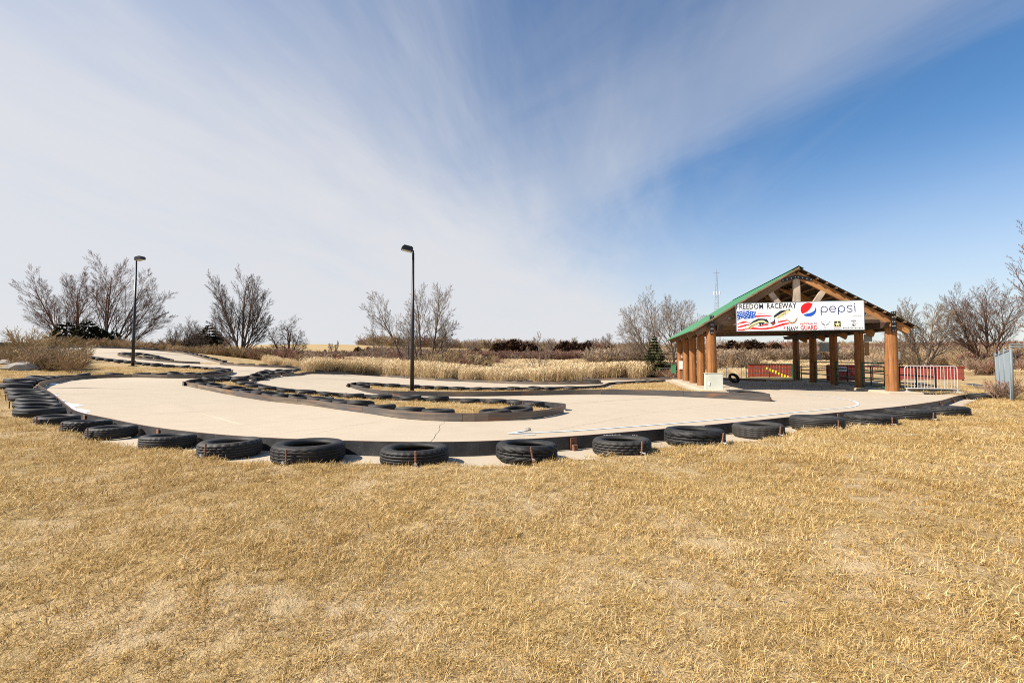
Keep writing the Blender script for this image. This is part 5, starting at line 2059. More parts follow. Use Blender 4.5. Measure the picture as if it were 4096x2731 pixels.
chain_link((15.15, 13.35), (19.5, 9.2), 1.62, 'grey chain-link fence leaving the picture beyond the gate post', 3)


# ---------------------------------------------------------------- lamp posts
def lamp_post(px_, py_, h, head, label, disc):
    p = ground_px(px_, py_)
    z = float(ground_z(np.array([p[0]]), np.array([p[1]]))[0])
    root = tag(empty('lamp_post', (float(p[0]), float(p[1]), z)), label, 'lamp post', 'track lamp posts')
    mb = MB(); mb.tube([(0, 0, 0.0), (0, 0, 1.9), (0, 0, h - 0.02)], [0.088, 0.078, 0.048], 14); mb.build('pole', M['black_metal'], root, True)
    mb = MB(); mb.box((0, 0, 0.015), (0.30, 0.30, 0.03)); mb.build('base_plate', M['black_metal'], root)
    if disc:
        mb = MB(); mb.tube([(0, 0, -0.15), (0, 0, 0.0)], 0.32, 20); mb.build('footing', M['concrete'], root)
    d = Vector((math.cos(head), math.sin(head), 0))
    mb = MB(); mb.tube([(0, 0, h - 0.03), (0, 0, h + 0.09)], 0.035, 10); mb.tube([(0, 0, h + 0.07), d * 0.14 + Vector((0, 0, h + 0.10))], 0.03, 8); mb.build('arm', M['black_metal'], root)
    Mz = Matrix.Rotation(head, 3, 'Z') @ Matrix.Rotation(-0.16, 3, 'Y')
    hd = MB()
    c = Vector((0, 0, h + 0.10))
    pr = [(0.04, -0.10), (0.04, 0.06), (0.10, 0.11), (0.42, 0.11), (0.50, 0.02), (0.50, -0.06), (0.46, -0.09)]
    V = [c + Mz @ Vector((x, y, zz)) for y in (-0.17, 0.17) for x, zz in pr]
    n = len(pr)
    hd.add(V, [tuple(range(n)), tuple(range(2 * n - 1, n - 1, -1))] + [(i, (i + 1) % n, n + (i + 1) % n, n + i) for i in range(n)])
    ho = hd.build('lamp_head', M['black_metal'], root)
    mb = MB(); mb.box(c + Mz @ Vector((0.27, 0, -0.103)), (0.36, 0.28, 0.012), Mz); mb.build('lens', M['grey_box'], ho)
    return root


lamp_post(1648, 1570, 6.0, math.radians(202), 'tall black lamp post standing in the grass island in the middle', False)
lamp_post(531, 1467, 6.35, math.radians(-12), 'tall black lamp post with a pale footing on the left slope', True)

# ---------------------------------------------------------------- painted line with its arrow
LINE = [(2050, 1733), (2250, 1726), (2450, 1712), (2650, 1697), (2850, 1680), (3020, 1665), (3180, 1649), (3300, 1638), (3380, 1631), (3420, 1624), (3432, 1614), (3410, 1603), (3370, 1596), (3320, 1588), (3260, 1581), (3210, 1576)]


def paint_strip(px_, w0, name, parent, zo=0.006):
    P_ = smooth_path([ground_px(*q) for q in px_], 0.15)
    t = np.gradient(P_, axis=0)
    t /= np.maximum(np.linalg.norm(t, axis=1), 1e-9)[:, None]
    nr = np.stack((-t[:, 1], t[:, 0]), 1)
    A, B = P_ + nr * w0 / 2, P_ - nr * w0 / 2
    V = np.concatenate((np.column_stack((A, terrain(A[:, 0], A[:, 1]) + zo)), np.column_stack((B, terrain(B[:, 0], B[:, 1]) + zo))))
    n = len(P_)
    Fq = np.array([(n + i, n + i + 1, i + 1, i) for i in range(n - 1)])
    return link(name, np_mesh(name, V, Fq, M['line_paint']), parent)


ln = empty('painted_line', (0, 0, 0))
tag(ln, 'pale blue painted line bending round the track and ending in an arrow', None, None, 'structure')
paint_strip(LINE, 0.06, 'stroke', ln)
paint_strip([(2032, 1735), (2105, 1723)], 0.05, 'arrow_barb', ln, 0.010)
paint_strip([(2032, 1734), (2140, 1739)], 0.04, 'arrow_barb', ln, 0.010)


# ---------------------------------------------------------------- stones, snow, leaves
def blob(name, c, s, mat, seed, parent=None, n=2):
    bm = bmesh.new()
    bmesh.ops.create_icosphere(bm, subdivisions=n, radius=1.0)
    for v in bm.verts:
        q = 1 + 0.28 * mnoise.noise(v.co * 1.7 + Vector((seed * 3.1, seed, 0)))
        v.co = Vector((v.co.x * s[0] * q, v.co.y * s[1] * q, v.co.z * s[2] * q))
    me = bpy.data.meshes.new(name)
    bm.to_mesh(me)
    bm.free()
    me.materials.append(mat)
    return link(name, me, parent, c)


p = ground_px(2112, 1722)
tag(blob('stone', (p[0], p[1], tz(*p) + 0.02), (0.045, 0.035, 0.03), M['stone'], 1), 'small pale stone lying at the tip of the painted arrow', 'stone')
for i, (x, y, s) in enumerate(((35, 1460, 0.55), (85, 1482, 0.75), (178, 1467, 0.10), (45, 1420, 0.4))):
    p = ground_px(x, y)
    tag(blob('boulder', (p[0], p[1], tz(*p) + 0.15 * s), (s, s * 0.7, s * 0.42), M['stone'], i + 4),
        ['pale boulder among the brown brush at the left edge', 'long pale boulder at the foot of the brown brush', 'small pale rock on the slope right of the brown brush', 'pale rock high in the brown brush at the left edge'][i], 'boulder', 'pale rocks on the left slope')
# old snow in the shade of the left rail
sn = MB()
V, Fc = [], []


def snow_strip(P_, s0, s1, w, hgt, side=-1, lab='snow'):
    n, m = 40, 7
    V, Fc = [], []
    for i in range(n):
        s = s0 + (s1 - s0) * i / (n - 1)
        p, t = along(P_, s)
        nr = np.array((t[1], -t[0]))
        f = math.sin(math.pi * i / (n - 1)) ** 0.5 * (0.62 + 0.25 * math.sin(i * 0.55) + 0.13 * math.sin(i * 1.3))
        for j in range(m):
            q = p + nr * (0.012 + w * abs(f) * j / (m - 1))
            z = tz(*q)
            V.append((q[0], q[1], z + 0.003 + hgt * abs(f) * (1 - (j / (m - 1)) ** 2) * (0.8 + 0.2 * math.sin(i + j))))
    for i in range(n - 1):
        for j in range(m - 1):
            Fc.append((i * m + j, (i + 1) * m + j, (i + 1) * m + j + 1, i * m + j + 1))
    o = link('snow', np_mesh('snow', np.array(V), np.array(Fc), M['snow'], True))
    tag(o, lab, None, None, 'stuff')


sC = s_of(P_LEFT, 156, 1539, T)
snow_strip(P_LEFT, 0.15, 4.2, 0.40, 0.075, lab='strip of old snow inside the near part of the left bend')
snow_strip(P_LEFT, 4.3, sC - 0.5, 0.26, 0.05, lab='thin remains of snow inside the left bend')
snow_strip(P_LEFT, sC + 2.4, sC + 3.3, 0.2, 0.04, lab='small snow patch past the left bend')
snow_strip(P_FAR, 0.1, 4.5, 0.6, 0.06, lab='snow lying at the top of the upper track')

# ================================================================ plants
class Segs:
    """many thin tapered sticks, turned into one mesh at once"""
    def __init__(self):
        self.a, self.b, self.ra, self.rb, self.tone = [], [], [], [], []

    def add(self, a, b, ra, rb, tone=0.5):
        self.a.append(a); self.b.append(b); self.ra.append(ra); self.rb.append(rb); self.tone.append(tone)

    def arrays(self, n=3):
        a, b = np.array(self.a), np.array(self.b)
        ra, rb = np.array(self.ra), np.array(self.rb)
        d = b - a
        d /= np.maximum(np.linalg.norm(d, axis=1), 1e-9)[:, None]
        ref = np.where(np.abs(d[:, 2:3]) > 0.9, np.array([[1.0, 0, 0]]), np.array([[0, 0, 1.0]]))
        u = np.cross(d, ref)
        u /= np.maximum(np.linalg.norm(u, axis=1), 1e-9)[:, None]
        v = np.cross(d, u)
        ks = np.arange(n) * 2 * math.pi / n
        ring = u[:, None, :] * np.cos(ks)[None, :, None] + v[:, None, :] * np.sin(ks)[None, :, None]
        A = a[:, None, :] + ring * ra[:, None, None]
        B = b[:, None, :] + ring * rb[:, None, None]
        V = np.concatenate((A, B), 1).reshape(-1, 3)
        base = (np.arange(len(a)) * 2 * n)[:, None]
        q = []
        for k in range(n):
            k2 = (k + 1) % n
            q.append(np.concatenate((base + k, base + k2, base + n + k2, base + n + k), 1))
        Fq = np.stack(q, 1).reshape(-1, 4)
        return V, Fq, np.repeat(np.array(self.tone), 2 * n)

    def mesh(self, name, mat, n=3):
        V, Fq, t = self.arrays(n)
        me = np_mesh(name, V, Fq, mat, n > 4)
        at = me.attributes.new('tone', 'FLOAT', 'POINT')
        at.data.foreach_set('value', t.astype(np.float32))
        return me


def rot_about(v, ax, a):
    return Matrix.Rotation(a, 3, ax) @ v


def grow(seg_by_level, p, d, length, radius, level, maxlev, rr, up=0.15, kids=(9, 6, 5, 4), spread=0.75, wob=0.12, ratio=0.58, steps=(7, 5, 4, 3, 2), rmin=0.006, kid_from=0.25):
    n = steps[min(level, len(steps) - 1)]
    pts, rads = [p.copy()], [radius]
    q, dd = p.copy(), d.normalized()
    for i in range(n):
        ax = Vector((rr.gauss(0, 1), rr.gauss(0, 1), rr.gauss(0, 1)))
        dd = (dd + ax * wob * (0.6 + 0.25 * level) + Vector((0, 0, up * (0.6 if level else 0.2)))).normalized()
        q = q + dd * (length / n)
        pts.append(q.copy())
        rads.append(max(rmin, radius * (1 - 0.82 * (i + 1) / n)))
    for i in range(n):
        seg_by_level[level].add(tuple(pts[i]), tuple(pts[i + 1]), rads[i], rads[i + 1], rr.random())
    if level >= maxlev:
        return
    k = kids[min(level, len(kids) - 1)]
    for j in range(k):
        f = kid_from + (1 - kid_from) * (j + rr.random() * 0.8) / k
        i = min(int(f * n), n - 1)
        t = f * n - i
        base = pts[i].lerp(pts[i + 1], t)
        r0 = rads[i] + (rads[i + 1] - rads[i]) * t
        cd = (pts[i + 1] - pts[i]).normalized()
        perp = cd.orthogonal().normalized()
        perp = rot_about(perp, cd, j * 2.4 + rr.uniform(-0.6, 0.6))
        a = spread * rr.uniform(0.7, 1.25)
        nd = (cd * math.cos(a) + perp * math.sin(a)).normalized()
        L = length * ratio * (1.15 - 0.55 * f) * rr.uniform(0.75, 1.2)
        grow(seg_by_level, base, nd, L, max(rmin, r0 * 0.62), level + 1, maxlev, rr, up, kids, spread, wob, ratio, steps, rmin, kid_from if level else 0.2)


BARK_DK = mat_bark('dark_bark', (0.060, 0.040, 0.030), (0.155, 0.110, 0.080))
BARK_LT = mat_bark('pale_bark', (0.13, 0.095, 0.070), (0.30, 0.235, 0.175))
BARK_RD = mat_bark('reddish_bark', (0.085, 0.048, 0.034), (0.21, 0.125, 0.085))


def bare_tree(px_, dist, stems, label, seed, bark=BARK_DK, twig=None, maxlev=4, group=None, base_y=None, name='bare_tree', rmin=0.010, size=1.0, **kw):
    """stems: (lean x, lean y, length, radius)"""
    rr = random.Random(seed)
    x = (px_ - CX) / F_PX * dist
    y = dist
    z = tz(x, y) - 0.05
    root = tag(empty(name, (x, y, z)), label, 'tree', group)
    root.scale = (size, size, size)
    lev = [Segs() for _ in range(maxlev + 1)]
    for lx, ly, L, r in stems:
        grow(lev, Vector((lx * 0.12, ly * 0.12, 0)), Vector((lx, ly, 1)), L, r, 0, maxlev, rr, rmin=rmin, **kw)
    link('trunk', lev[0].mesh('trunk', bark, 8), root)
    V, Fq, tn = [], [], []
    off = 0
    for i in range(1, maxlev + 1):
        if not lev[i].a:
            continue
        v, f, t = lev[i].arrays(4 if i < 3 else 3)
        V.append(v); Fq.append(f + off); tn.append(t)
        off += len(v)
    me = np_mesh('crown', np.concatenate(V), np.concatenate(Fq), twig or bark)
    link('crown', me, root)
    return root


# the large bare trees, left to right
G_BIG = 'bare trees around the track'
K1 = dict(kids=(11, 8, 7, 5), spread=0.42, ratio=0.46, up=0.02, wob=0.045, kid_from=0.24)
bare_tree(300, 60, stems=[(-0.58, 0.1, 13.5, 0.20), (-0.34, -0.1, 15.5, 0.25), (-0.12, 0.2, 15.5, 0.23), (0.14, -0.2, 14.5, 0.22)],
          label='tall many-stemmed bare tree with a fan of trunks at the far left', seed=11, bark=BARK_RD, size=0.72, group=G_BIG, rmin=0.010, **K1)
bare_tree(425, 60, stems=[(-0.10, 0.1, 15.5, 0.23), (0.06, -0.1, 16.5, 0.26), (0.28, 0.2, 15.5, 0.22), (0.55, 0, 14.0, 0.19), (0.95, 0.1, 12.0, 0.15)],
          label='tall many-stemmed bare tree behind the left lamp post', seed=12, bark=BARK_RD, size=0.72, group=G_BIG, rmin=0.010, **K1)
bare_tree(968, 52, stems=[(-0.80, 0, 7.6, 0.12), (-0.46, 0.1, 10.4, 0.17), (-0.24, -0.1, 11.8, 0.2), (-0.05, 0.1, 12.4, 0.22), (0.14, 0, 11.8, 0.22), (0.34, 0.1, 10.4, 0.18), (0.6, 0.1, 7.5, 0.11)],
          label='dense rounded bare tree standing alone above the back straight', seed=13, bark=BARK_DK, size=0.66, group=G_BIG, kids=(13, 9, 6, 5), spread=0.36, ratio=0.44, up=0.015, wob=0.04, rmin=0.009, kid_from=0.18)
bare_tree(1152, 64, stems=[(-0.55, 0, 5.6, 0.22), (0.03, 0.1, 6.8, 0.27), (0.40, 0, 5.2, 0.2)], size=0.85, label='spreading low bare tree with crooked limbs on the slope', seed=14, bark=BARK_DK, group=G_BIG,
          kids=(9, 7, 6, 4), spread=0.75, ratio=0.52, up=0.0, wob=0.12, rmin=0.008)
K2 = dict(spread=0.48, ratio=0.46, up=0.015, wob=0.05, rmin=0.008)
bare_tree(1640, 46, stems=[(-0.48, 0, 8.4, 0.14), (-0.10, 0.2, 5.0, 0.07)], size=0.86, label='bare tree leaning left behind the middle lamp post', seed=15, bark=BARK_DK, twig=BARK_LT, group=G_BIG, kids=(13, 7, 5, 4), kid_from=0.38, **K2)
bare_tree(1690, 47, stems=[(-0.06, 0, 8.8, 0.15), (-0.36, 0.2, 6.8, 0.10)], size=0.86, label='upright bare tree just right of the middle lamp post', seed=16, bark=BARK_DK, twig=BARK_LT, group=G_BIG, kids=(14, 7, 5, 4), kid_from=0.36, **K2)
bare_tree(1712, 46, stems=[(0.24, 0, 8.8, 0.16), (0.42, 0.1, 6.0, 0.09)], size=0.86, label='bare tree leaning right with a rounded crown beside the middle lamp post', seed=17, bark=BARK_DK, twig=BARK_LT, group=G_BIG, kids=(15, 8, 5, 4), kid_from=0.34, **K2)
bare_tree(1490, 58, stems=[(0.0, 0, 7.2, 0.09)], size=0.85, label='slim pale bare sapling left of the middle lamp post', seed=18, bark=BARK_LT, twig=BARK_LT, group=G_BIG, kids=(26, 6, 4), spread=0.5, ratio=0.24, maxlev=3, wob=0.05, rmin=0.008, kid_from=0.25)
bare_tree(1530, 60, stems=[(0.03, 0, 6.6, 0.08)], size=0.85, label='thin pale bare sapling beside the slim one left of the lamp trees', seed=19, bark=BARK_LT, twig=BARK_LT, group=G_BIG, kids=(22, 6, 4), spread=0.5, ratio=0.24, maxlev=3, wob=0.05, rmin=0.008, kid_from=0.25)
K3 = dict(spread=0.50, ratio=0.47, up=0.015, wob=0.06, rmin=0.008)
bare_tree(2640, 56, stems=[(-0.85, 0, 8.4, 0.15), (-0.50, 0.1, 9.6, 0.18), (-0.10, 0, 10.4, 0.2)], size=0.8, label='broad bare tree behind the small spruce', seed=20, bark=BARK_LT, twig=BARK_LT, group=G_BIG, kids=(14, 8, 6, 5), **K3)
bare_tree(2705, 57, stems=[(-0.15, 0, 10.2, 0.2), (0.18, 0.1, 9.8, 0.17), (0.6, 0.1, 8.6, 0.15)], size=0.8, label='broad bare tree between the small spruce and the green roof', seed=21, bark=BARK_LT, twig=BARK_LT, group=G_BIG, kids=(14, 8, 6, 5), **K3)
bare_tree(2770, 75, stems=[(0.0, 0, 10.5, 0.12), (0.2, 0, 8.5, 0.1)], size=0.85, label='thin bare sapling poking up beside the green eave', seed=22, bark=BARK_LT, twig=BARK_LT, group=G_BIG, kids=(20, 5, 3), spread=0.45, ratio=0.26, maxlev=3, wob=0.05, rmin=0.010)
bare_tree(3690, 50, stems=[(-0.55, 0, 7.2, 0.17), (-0.18, 0.1, 8.0, 0.2), (0.18, 0, 8.0, 0.2), (0.5, 0, 7.0, 0.16), (-0.9, 0.1, 5, 0.1)], size=0.85, label='wide low-forked bare tree behind the white crowd barrier', seed=23, bark=BARK_LT, twig=BARK_LT, group=G_BIG, kids=(14, 8, 6, 5), **K3)
bare_tree(3950, 50, stems=[(-0.60, 0, 8.6, 0.18), (-0.30, 0.1, 9.8, 0.22), (0.0, 0, 10.0, 0.24), (0.3, 0, 9.6, 0.2)], size=0.8, label='brown bare tree rising behind the chain-link fence', seed=24, bark=BARK_RD, twig=BARK_RD, group=G_BIG, kids=(16, 9, 6, 5), **K3)
bare_tree(4280, 36, size=0.95, stems=[(-0.40, 0, 9.0, 0.15), (-0.22, 0.1, 12.0, 0.2), (-0.02, 0, 13.0, 0.22), (0.2, 0, 12.0, 0.2)], label='tall bare tree cut off by the right edge', seed=25, bark=BARK_RD, twig=BARK_RD, group=G_BIG, kids=(15, 7, 5, 4), spread=0.5, ratio=0.34, up=0.12, wob=0.05, rmin=0.008)
# small trees far off on the hills
FAR_BARE = [(1330, 190, 6.0), (1755, 120, 7.5), (2375, 230, 9), (2432, 190, 10.5), (2295, 240, 9.5), (2200, 230, 9), (1895, 190, 7), (2000, 210, 8), (2130, 260, 9), (735, 92, 8.5), (812, 88, 7.0), (690, 98, 7.5), (770, 90, 7.5)]
for i, (x, d, h) in enumerate(FAR_BARE):
    bare_tree(x, d, [(-0.25, 0, h * 0.8, h * 0.022), (0.15, 0.1, h * 0.9, h * 0.024)],
              'small far bare tree, ' + ordinal(sorted([q[0] for q in FAR_BARE]).index(x)) + ' from the left on the skyline', 40 + i, BARK_LT if d > 150 else BARK_DK, None, 3, 'small bare trees on the skyline', kids=(10, 7, 5), spread=0.6, ratio=0.5, rmin=0.00016 * d)


# ---------------------------------------------------------------- conifers
def needle_mat(name, lo, hi):
    return mat_tone(name, [(0.0, lo), (1.0, hi)], 0.8, 0.0, 0.15)


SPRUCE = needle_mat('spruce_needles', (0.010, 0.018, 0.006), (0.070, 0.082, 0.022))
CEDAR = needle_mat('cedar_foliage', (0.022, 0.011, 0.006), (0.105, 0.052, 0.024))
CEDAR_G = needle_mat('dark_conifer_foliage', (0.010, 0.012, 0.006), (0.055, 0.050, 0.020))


def conifer_mesh(h, rad, seed, n=2600, blade=0.10, power=1.0, droop=-0.25, mat=None, base=0.04):
    rr = np.random.default_rng(seed)
    f = rr.random(n) ** 0.75                      # 0 top .. 1 foot
    tier = np.round(f * 14) / 14
    f = f * 0.5 + tier * 0.5
    z = h * (1 - (1 - base) * f)
    lob = 1 + 0.22 * np.sin(rr.random(n) * 0 + tier * 40 + 3 * rr.random(n))
    a = rr.random(n) * 2 * math.pi
    lob = lob * (1 + 0.16 * np.sin(3 * a + tier * 9) + 0.10 * np.sin(7 * a + tier * 23))
    r = rad * (f ** power) * lob * (0.35 + 0.65 * rr.random(n) ** 0.45)
    c = np.stack((r * np.cos(a), r * np.sin(a), z), 1)
    out = np.stack((np.cos(a), np.sin(a), np.full(n, droop) + 0.35 * rr.standard_normal(n)), 1)
    out /= np.linalg.norm(out, axis=1)[:, None]
    side = np.cross(out, np.array((0, 0, 1.0)) + 0.6 * rr.standard_normal((n, 3)))
    side /= np.maximum(np.linalg.norm(side, axis=1), 1e-6)[:, None]
    L = blade * (0.7 + 0.8 * rr.random(n)) * (0.5 + 0.7 * f)
    W_ = L * 0.30
    V = np.stack((c - side * W_[:, None], c + out * L[:, None] * 1.2 - side * W_[:, None] * 0.2, c + out * L[:, None] * 1.2 + side * W_[:, None] * 0.2, c + side * W_[:, None]), 1).reshape(-1, 3)
    Fq = np.arange(4 * n).reshape(-1, 4)
    me = np_mesh('crown', V, Fq, mat)
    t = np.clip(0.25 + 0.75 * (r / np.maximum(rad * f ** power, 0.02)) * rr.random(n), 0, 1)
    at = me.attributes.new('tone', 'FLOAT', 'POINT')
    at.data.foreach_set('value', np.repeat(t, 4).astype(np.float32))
    return me


def trunk_mesh(h, r, mat):
    mb = MB()
    mb.tube([(0, 0, -0.1), (0, 0, h * 0.5), (0, 0, h * 0.96)], [r, r * 0.6, r * 0.1], 8)
    return mb.mesh('trunk', mat)


x, y, _ = at_depth(2617, 1440, 35.5)
sp = tag(empty('spruce_tree', (x, y, tz(x, y))), 'small dense green spruce left of the shelter', 'tree')
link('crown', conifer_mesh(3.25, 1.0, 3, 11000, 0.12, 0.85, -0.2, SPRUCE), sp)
link('trunk', trunk_mesh(3.25, 0.07, BARK_DK), sp)
CED = [conifer_mesh(4.0, 1.35, 30 + i, 1500, 0.42, 0.62, 0.5, CEDAR, 0.0) for i in range(4)]
CED_T = trunk_mesh(4.0, 0.12, BARK_DK)
DRK = [conifer_mesh(4.0, 1.7, 60 + i, 1700, 0.42, 0.7, 0.0, CEDAR_G, 0.0) for i in range(2)]


def put_conifer(px_, dist, h, mes, label, group, name='cedar_tree'):
    x = (px_ - CX) / F_PX * dist
    z = tz(x, dist)
    t = tag(empty(name, (x, dist, z - 0.1), random.uniform(0, 6.28)), label, 'tree', group)
    k = h / 4.0
    t.scale = (k * random.uniform(1.0, 1.45), k * random.uniform(1.0, 1.45), k)
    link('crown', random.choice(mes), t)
    link('trunk', CED_T, t)


CEDS = []
for a, b, n, dmin, dmax, hmin, hmax in ((1975, 2160, 17, 140, 160, 5.6, 7.4), (2225, 2360, 13, 140, 160, 5.4, 7.0), (2415, 2450, 2, 140, 150, 4.5, 5.5), (1415, 1480, 4, 175, 215, 3.5, 4.6), (1880, 1935, 3, 165, 180, 3.8, 5.0),
                                    (2880, 3110, 14, 115, 135, 4.6, 6.2), (3110, 3180, 3, 150, 170, 3.5, 5)):
    for i in range(n):
        CEDS.append((a + (b - a) * (i + random.random() * 0.8) / n, random.uniform(dmin, dmax), random.uniform(hmin, hmax)))
CEDS += [(1300, 200, 2.6), (1345, 195, 2.8), (1378, 190, 2.6), (2990, 105, 2.2)]
CEDS.sort()
for i, (x, d, h) in enumerate(CEDS):
    put_conifer(x, d, h, CED, f'dark red-brown cedar, {ordinal(i)} from the left on the far slopes', 'red-brown cedars on the far slopes')
for i, (x, d, h, w_) in enumerate(((175, 58, 3.6, 0), (262, 57, 5.6, 1), (350, 56, 5.4, 0), (400, 57, 4.6, 1), (455, 57, 4.2, 0), (835, 92, 8.0, 1), (790, 96, 6.5, 0))):
    put_conifer(x, d, h, DRK, ['dark conifer at the left foot of the many-stemmed trees', 'brown-green conifer between the many-stemmed trunks', 'dark spruce between the two many-stemmed trees',
                               'dark conifer behind the second many-stemmed tree', 'low dark conifer right of the many-stemmed trees', 'pointed dark conifer left of the rounded bare tree',
                               'smaller dark conifer left of the pointed one'][i], 'dark conifers on the left', 'conifer_tree')


# ---------------------------------------------------------------- scattered plants by geometry nodes
def scatter(name, P3, rot, scl, pick, protos, label, cat=None):
    """instances of protos on points, one object"""
    me = bpy.data.meshes.new(name)
    me.vertices.add(len(P3))
    me.vertices.foreach_set('co', np.asarray(P3, np.float32).ravel())
    for nm, typ, arr, key in (('rot', 'FLOAT_VECTOR', rot, 'vector'), ('scl', 'FLOAT_VECTOR', scl, 'vector'), ('pick', 'INT', pick, 'value')):
        at = me.attributes.new(nm, typ, 'POINT')
        at.data.foreach_set(key, np.asarray(arr, np.int32 if typ == 'INT' else np.float32).ravel())
    o = link(name, me)
    tag(o, label, None, None, 'stuff')
    pc = bpy.data.collections.new(name + '_pieces')
    for i, m in enumerate(protos):
        po = bpy.data.objects.new(f'{name}_piece_{i:02d}', m)
        pc.objects.link(po)
    ng = bpy.data.node_groups.new(name + '_nodes', 'GeometryNodeTree')
    ng.interface.new_socket('Geometry', in_out='INPUT', socket_type='NodeSocketGeometry')
    ng.interface.new_socket('Geometry', in_out='OUTPUT', socket_type='NodeSocketGeometry')
    N, L = ng.nodes, ng.links
    gi, go = N.new('NodeGroupInput'), N.new('NodeGroupOutput')
    ci = N.new('GeometryNodeCollectionInfo')
    ci.inputs['Collection'].default_value = pc
    ci.inputs['Separate Children'].default_value = True
    ci.inputs['Reset Children'].default_value = True
    ip = N.new('GeometryNodeInstanceOnPoints')
    ip.inputs['Pick Instance'].default_value = True

    def attr(nm, typ):
        a = N.new('GeometryNodeInputNamedAttribute')
        a.data_type = typ
        a.inputs['Name'].default_value = nm
        return a.outputs[0]
    e2r = N.new('FunctionNodeEulerToRotation')
    L.new(attr('rot', 'FLOAT_VECTOR'), e2r.inputs[0])
    L.new(gi.outputs[0], ip.inputs['Points'])
    L.new(ci.outputs[0], ip.inputs['Instance'])
    L.new(attr('pick', 'INT'), ip.inputs['Instance Index'])
    L.new(e2r.outputs[0], ip.inputs['Rotation'])
    L.new(attr('scl', 'FLOAT_VECTOR'), ip.inputs['Scale'])
    L.new(ip.outputs[0], go.inputs[0])
    md = o.modifiers.new('scatter', 'NODES')
    md.node_group = ng
    return o


def tuft_mesh(seed, n, rad, lmin, lmax, width, lie=0.75, mat=None, bend=0.5):
    rr = np.random.default_rng(seed)
    a = rr.random(n) * 2 * math.pi
    r = rad * np.sqrt(rr.random(n))
    base = np.stack((r * np.cos(a), r * np.sin(a), np.full(n, -0.004)), 1)
    h = rr.random(n) * 2 * math.pi
    el = np.radians(8 + 62 * rr.random(n) ** (1 + lie))
    L = lmin + (lmax - lmin) * rr.random(n) ** 1.5
    d1 = np.stack((np.cos(h) * np.cos(el), np.sin(h) * np.cos(el), np.sin(el)), 1)
    el2 = el - bend * (0.4 + rr.random(n))
    h2 = h + 0.5 * rr.standard_normal(n)
    d2 = np.stack((np.cos(h2) * np.cos(el2), np.sin(h2) * np.cos(el2), np.sin(el2)), 1)
    side = np.stack((-np.sin(h), np.cos(h), 0.35 * rr.standard_normal(n)), 1)
    side /= np.linalg.norm(side, axis=1)[:, None]
    w = width * (0.6 + 0.7 * rr.random(n))[:, None]
    m = base + d1 * (L * 0.5)[:, None]
    e = m + d2 * (L * 0.5)[:, None]
    e[:, 2] = np.maximum(e[:, 2], 0.002)
    V = np.stack((base - side * w * 0.5, base + side * w * 0.5, m + side * w * 0.42, m - side * w * 0.42, e + side * w * 0.08, e - side * w * 0.08), 1).reshape(-1, 3)
    b = (np.arange(n) * 6)[:, None]
    Fq = np.concatenate((b + np.array([[0, 1, 2, 3]]), b + np.array([[3, 2, 4, 5]])), 1).reshape(-1, 4)
    me = np_mesh('tuft', V, Fq, mat)
    at = me.attributes.new('tone', 'FLOAT', 'POINT')
    at.data.foreach_set('value', np.repeat(rr.random(n), 6).astype(np.float32))
    return me


TUFTS = [tuft_mesh(100 + i, 70, 0.085, 0.022, 0.060, 0.0026, 1.1, M['grass'], 0.28) for i in range(7)] + \
        [tuft_mesh(120 + i, 44, 0.05, 0.03, 0.085, 0.0028, 0.0, M['grass'], 0.35) for i in range(3)]


def lawn():
    rr = np.random.default_rng(5)
    X, Y, S, K = [], [], [], []
    for r0, r1, dens, sc in ((0.55, 2.2, 800, 0.62), (2.2, 4.2, 420, 0.85), (4.2, 7.5, 190, 1.2), (7.5, 13, 80, 1.5), (13, 22, 32, 2.0), (22, 34, 14, 2.6)):
        half = 1.02 if r0 > 2 else 1.15
        n = int(dens * half * (r1 ** 2 - r0 ** 2))
        r = np.sqrt(rr.random(n) * (r1 ** 2 - r0 ** 2) + r0 ** 2)
        a = (rr.random(n) * 2 - 1) * half
        x, y = r * np.sin(a), r * np.cos(a)
        g = grass_dist(x, y) - pad_width(x, y)
        lump = 0.5 + 0.5 * np.sin(x * 1.9 + 1.3 * np.sin(y * 1.1)) * np.sin(y * 2.3 + 1.7 * np.sin(x * 0.7))
        k = (g > -0.03 + 0.05 * rr.random(n)) & (rr.random(n) < 0.50 + 0.62 * lump)
        X.append(x[k]); Y.append(y[k]); S.append(sc * (0.75 + 0.5 * rr.random(k.sum()))); K.append(g[k])
    x, y, s, g = [np.concatenate(q) for q in (X, Y, S, K)]
    ok = np.ones(len(x), bool)
    for a_, b_ in PLACED:
        ok &= (x - a_) ** 2 + (y - b_) ** 2 > 0.335 ** 2
    x, y, s, g = x[ok], y[ok], s[ok], g[ok]
    z = ground_z(x, y)
    n = len(x)
    tall = (rr.random(n) < np.where(g < 0.14, 0.55, 0.05))
    pick = np.where(tall, 7 + rr.integers(0, 3, n), rr.integers(0, 7, n))
    # the blades lie mostly one way, as after snow
    rz = rr.random(n) * 6.28
    rot = np.stack((0.12 * rr.standard_normal(n), 0.12 * rr.standard_normal(n), rz), 1)
    sc = np.stack((s, s, s * np.where(y > 7.5, 0.75, 1.0)), 1)
    scatter('dry_grass', np.stack((x, y, z), 1), rot, sc, pick, TUFTS, 'short dry golden winter grass in front of and between the barriers')


lawn()


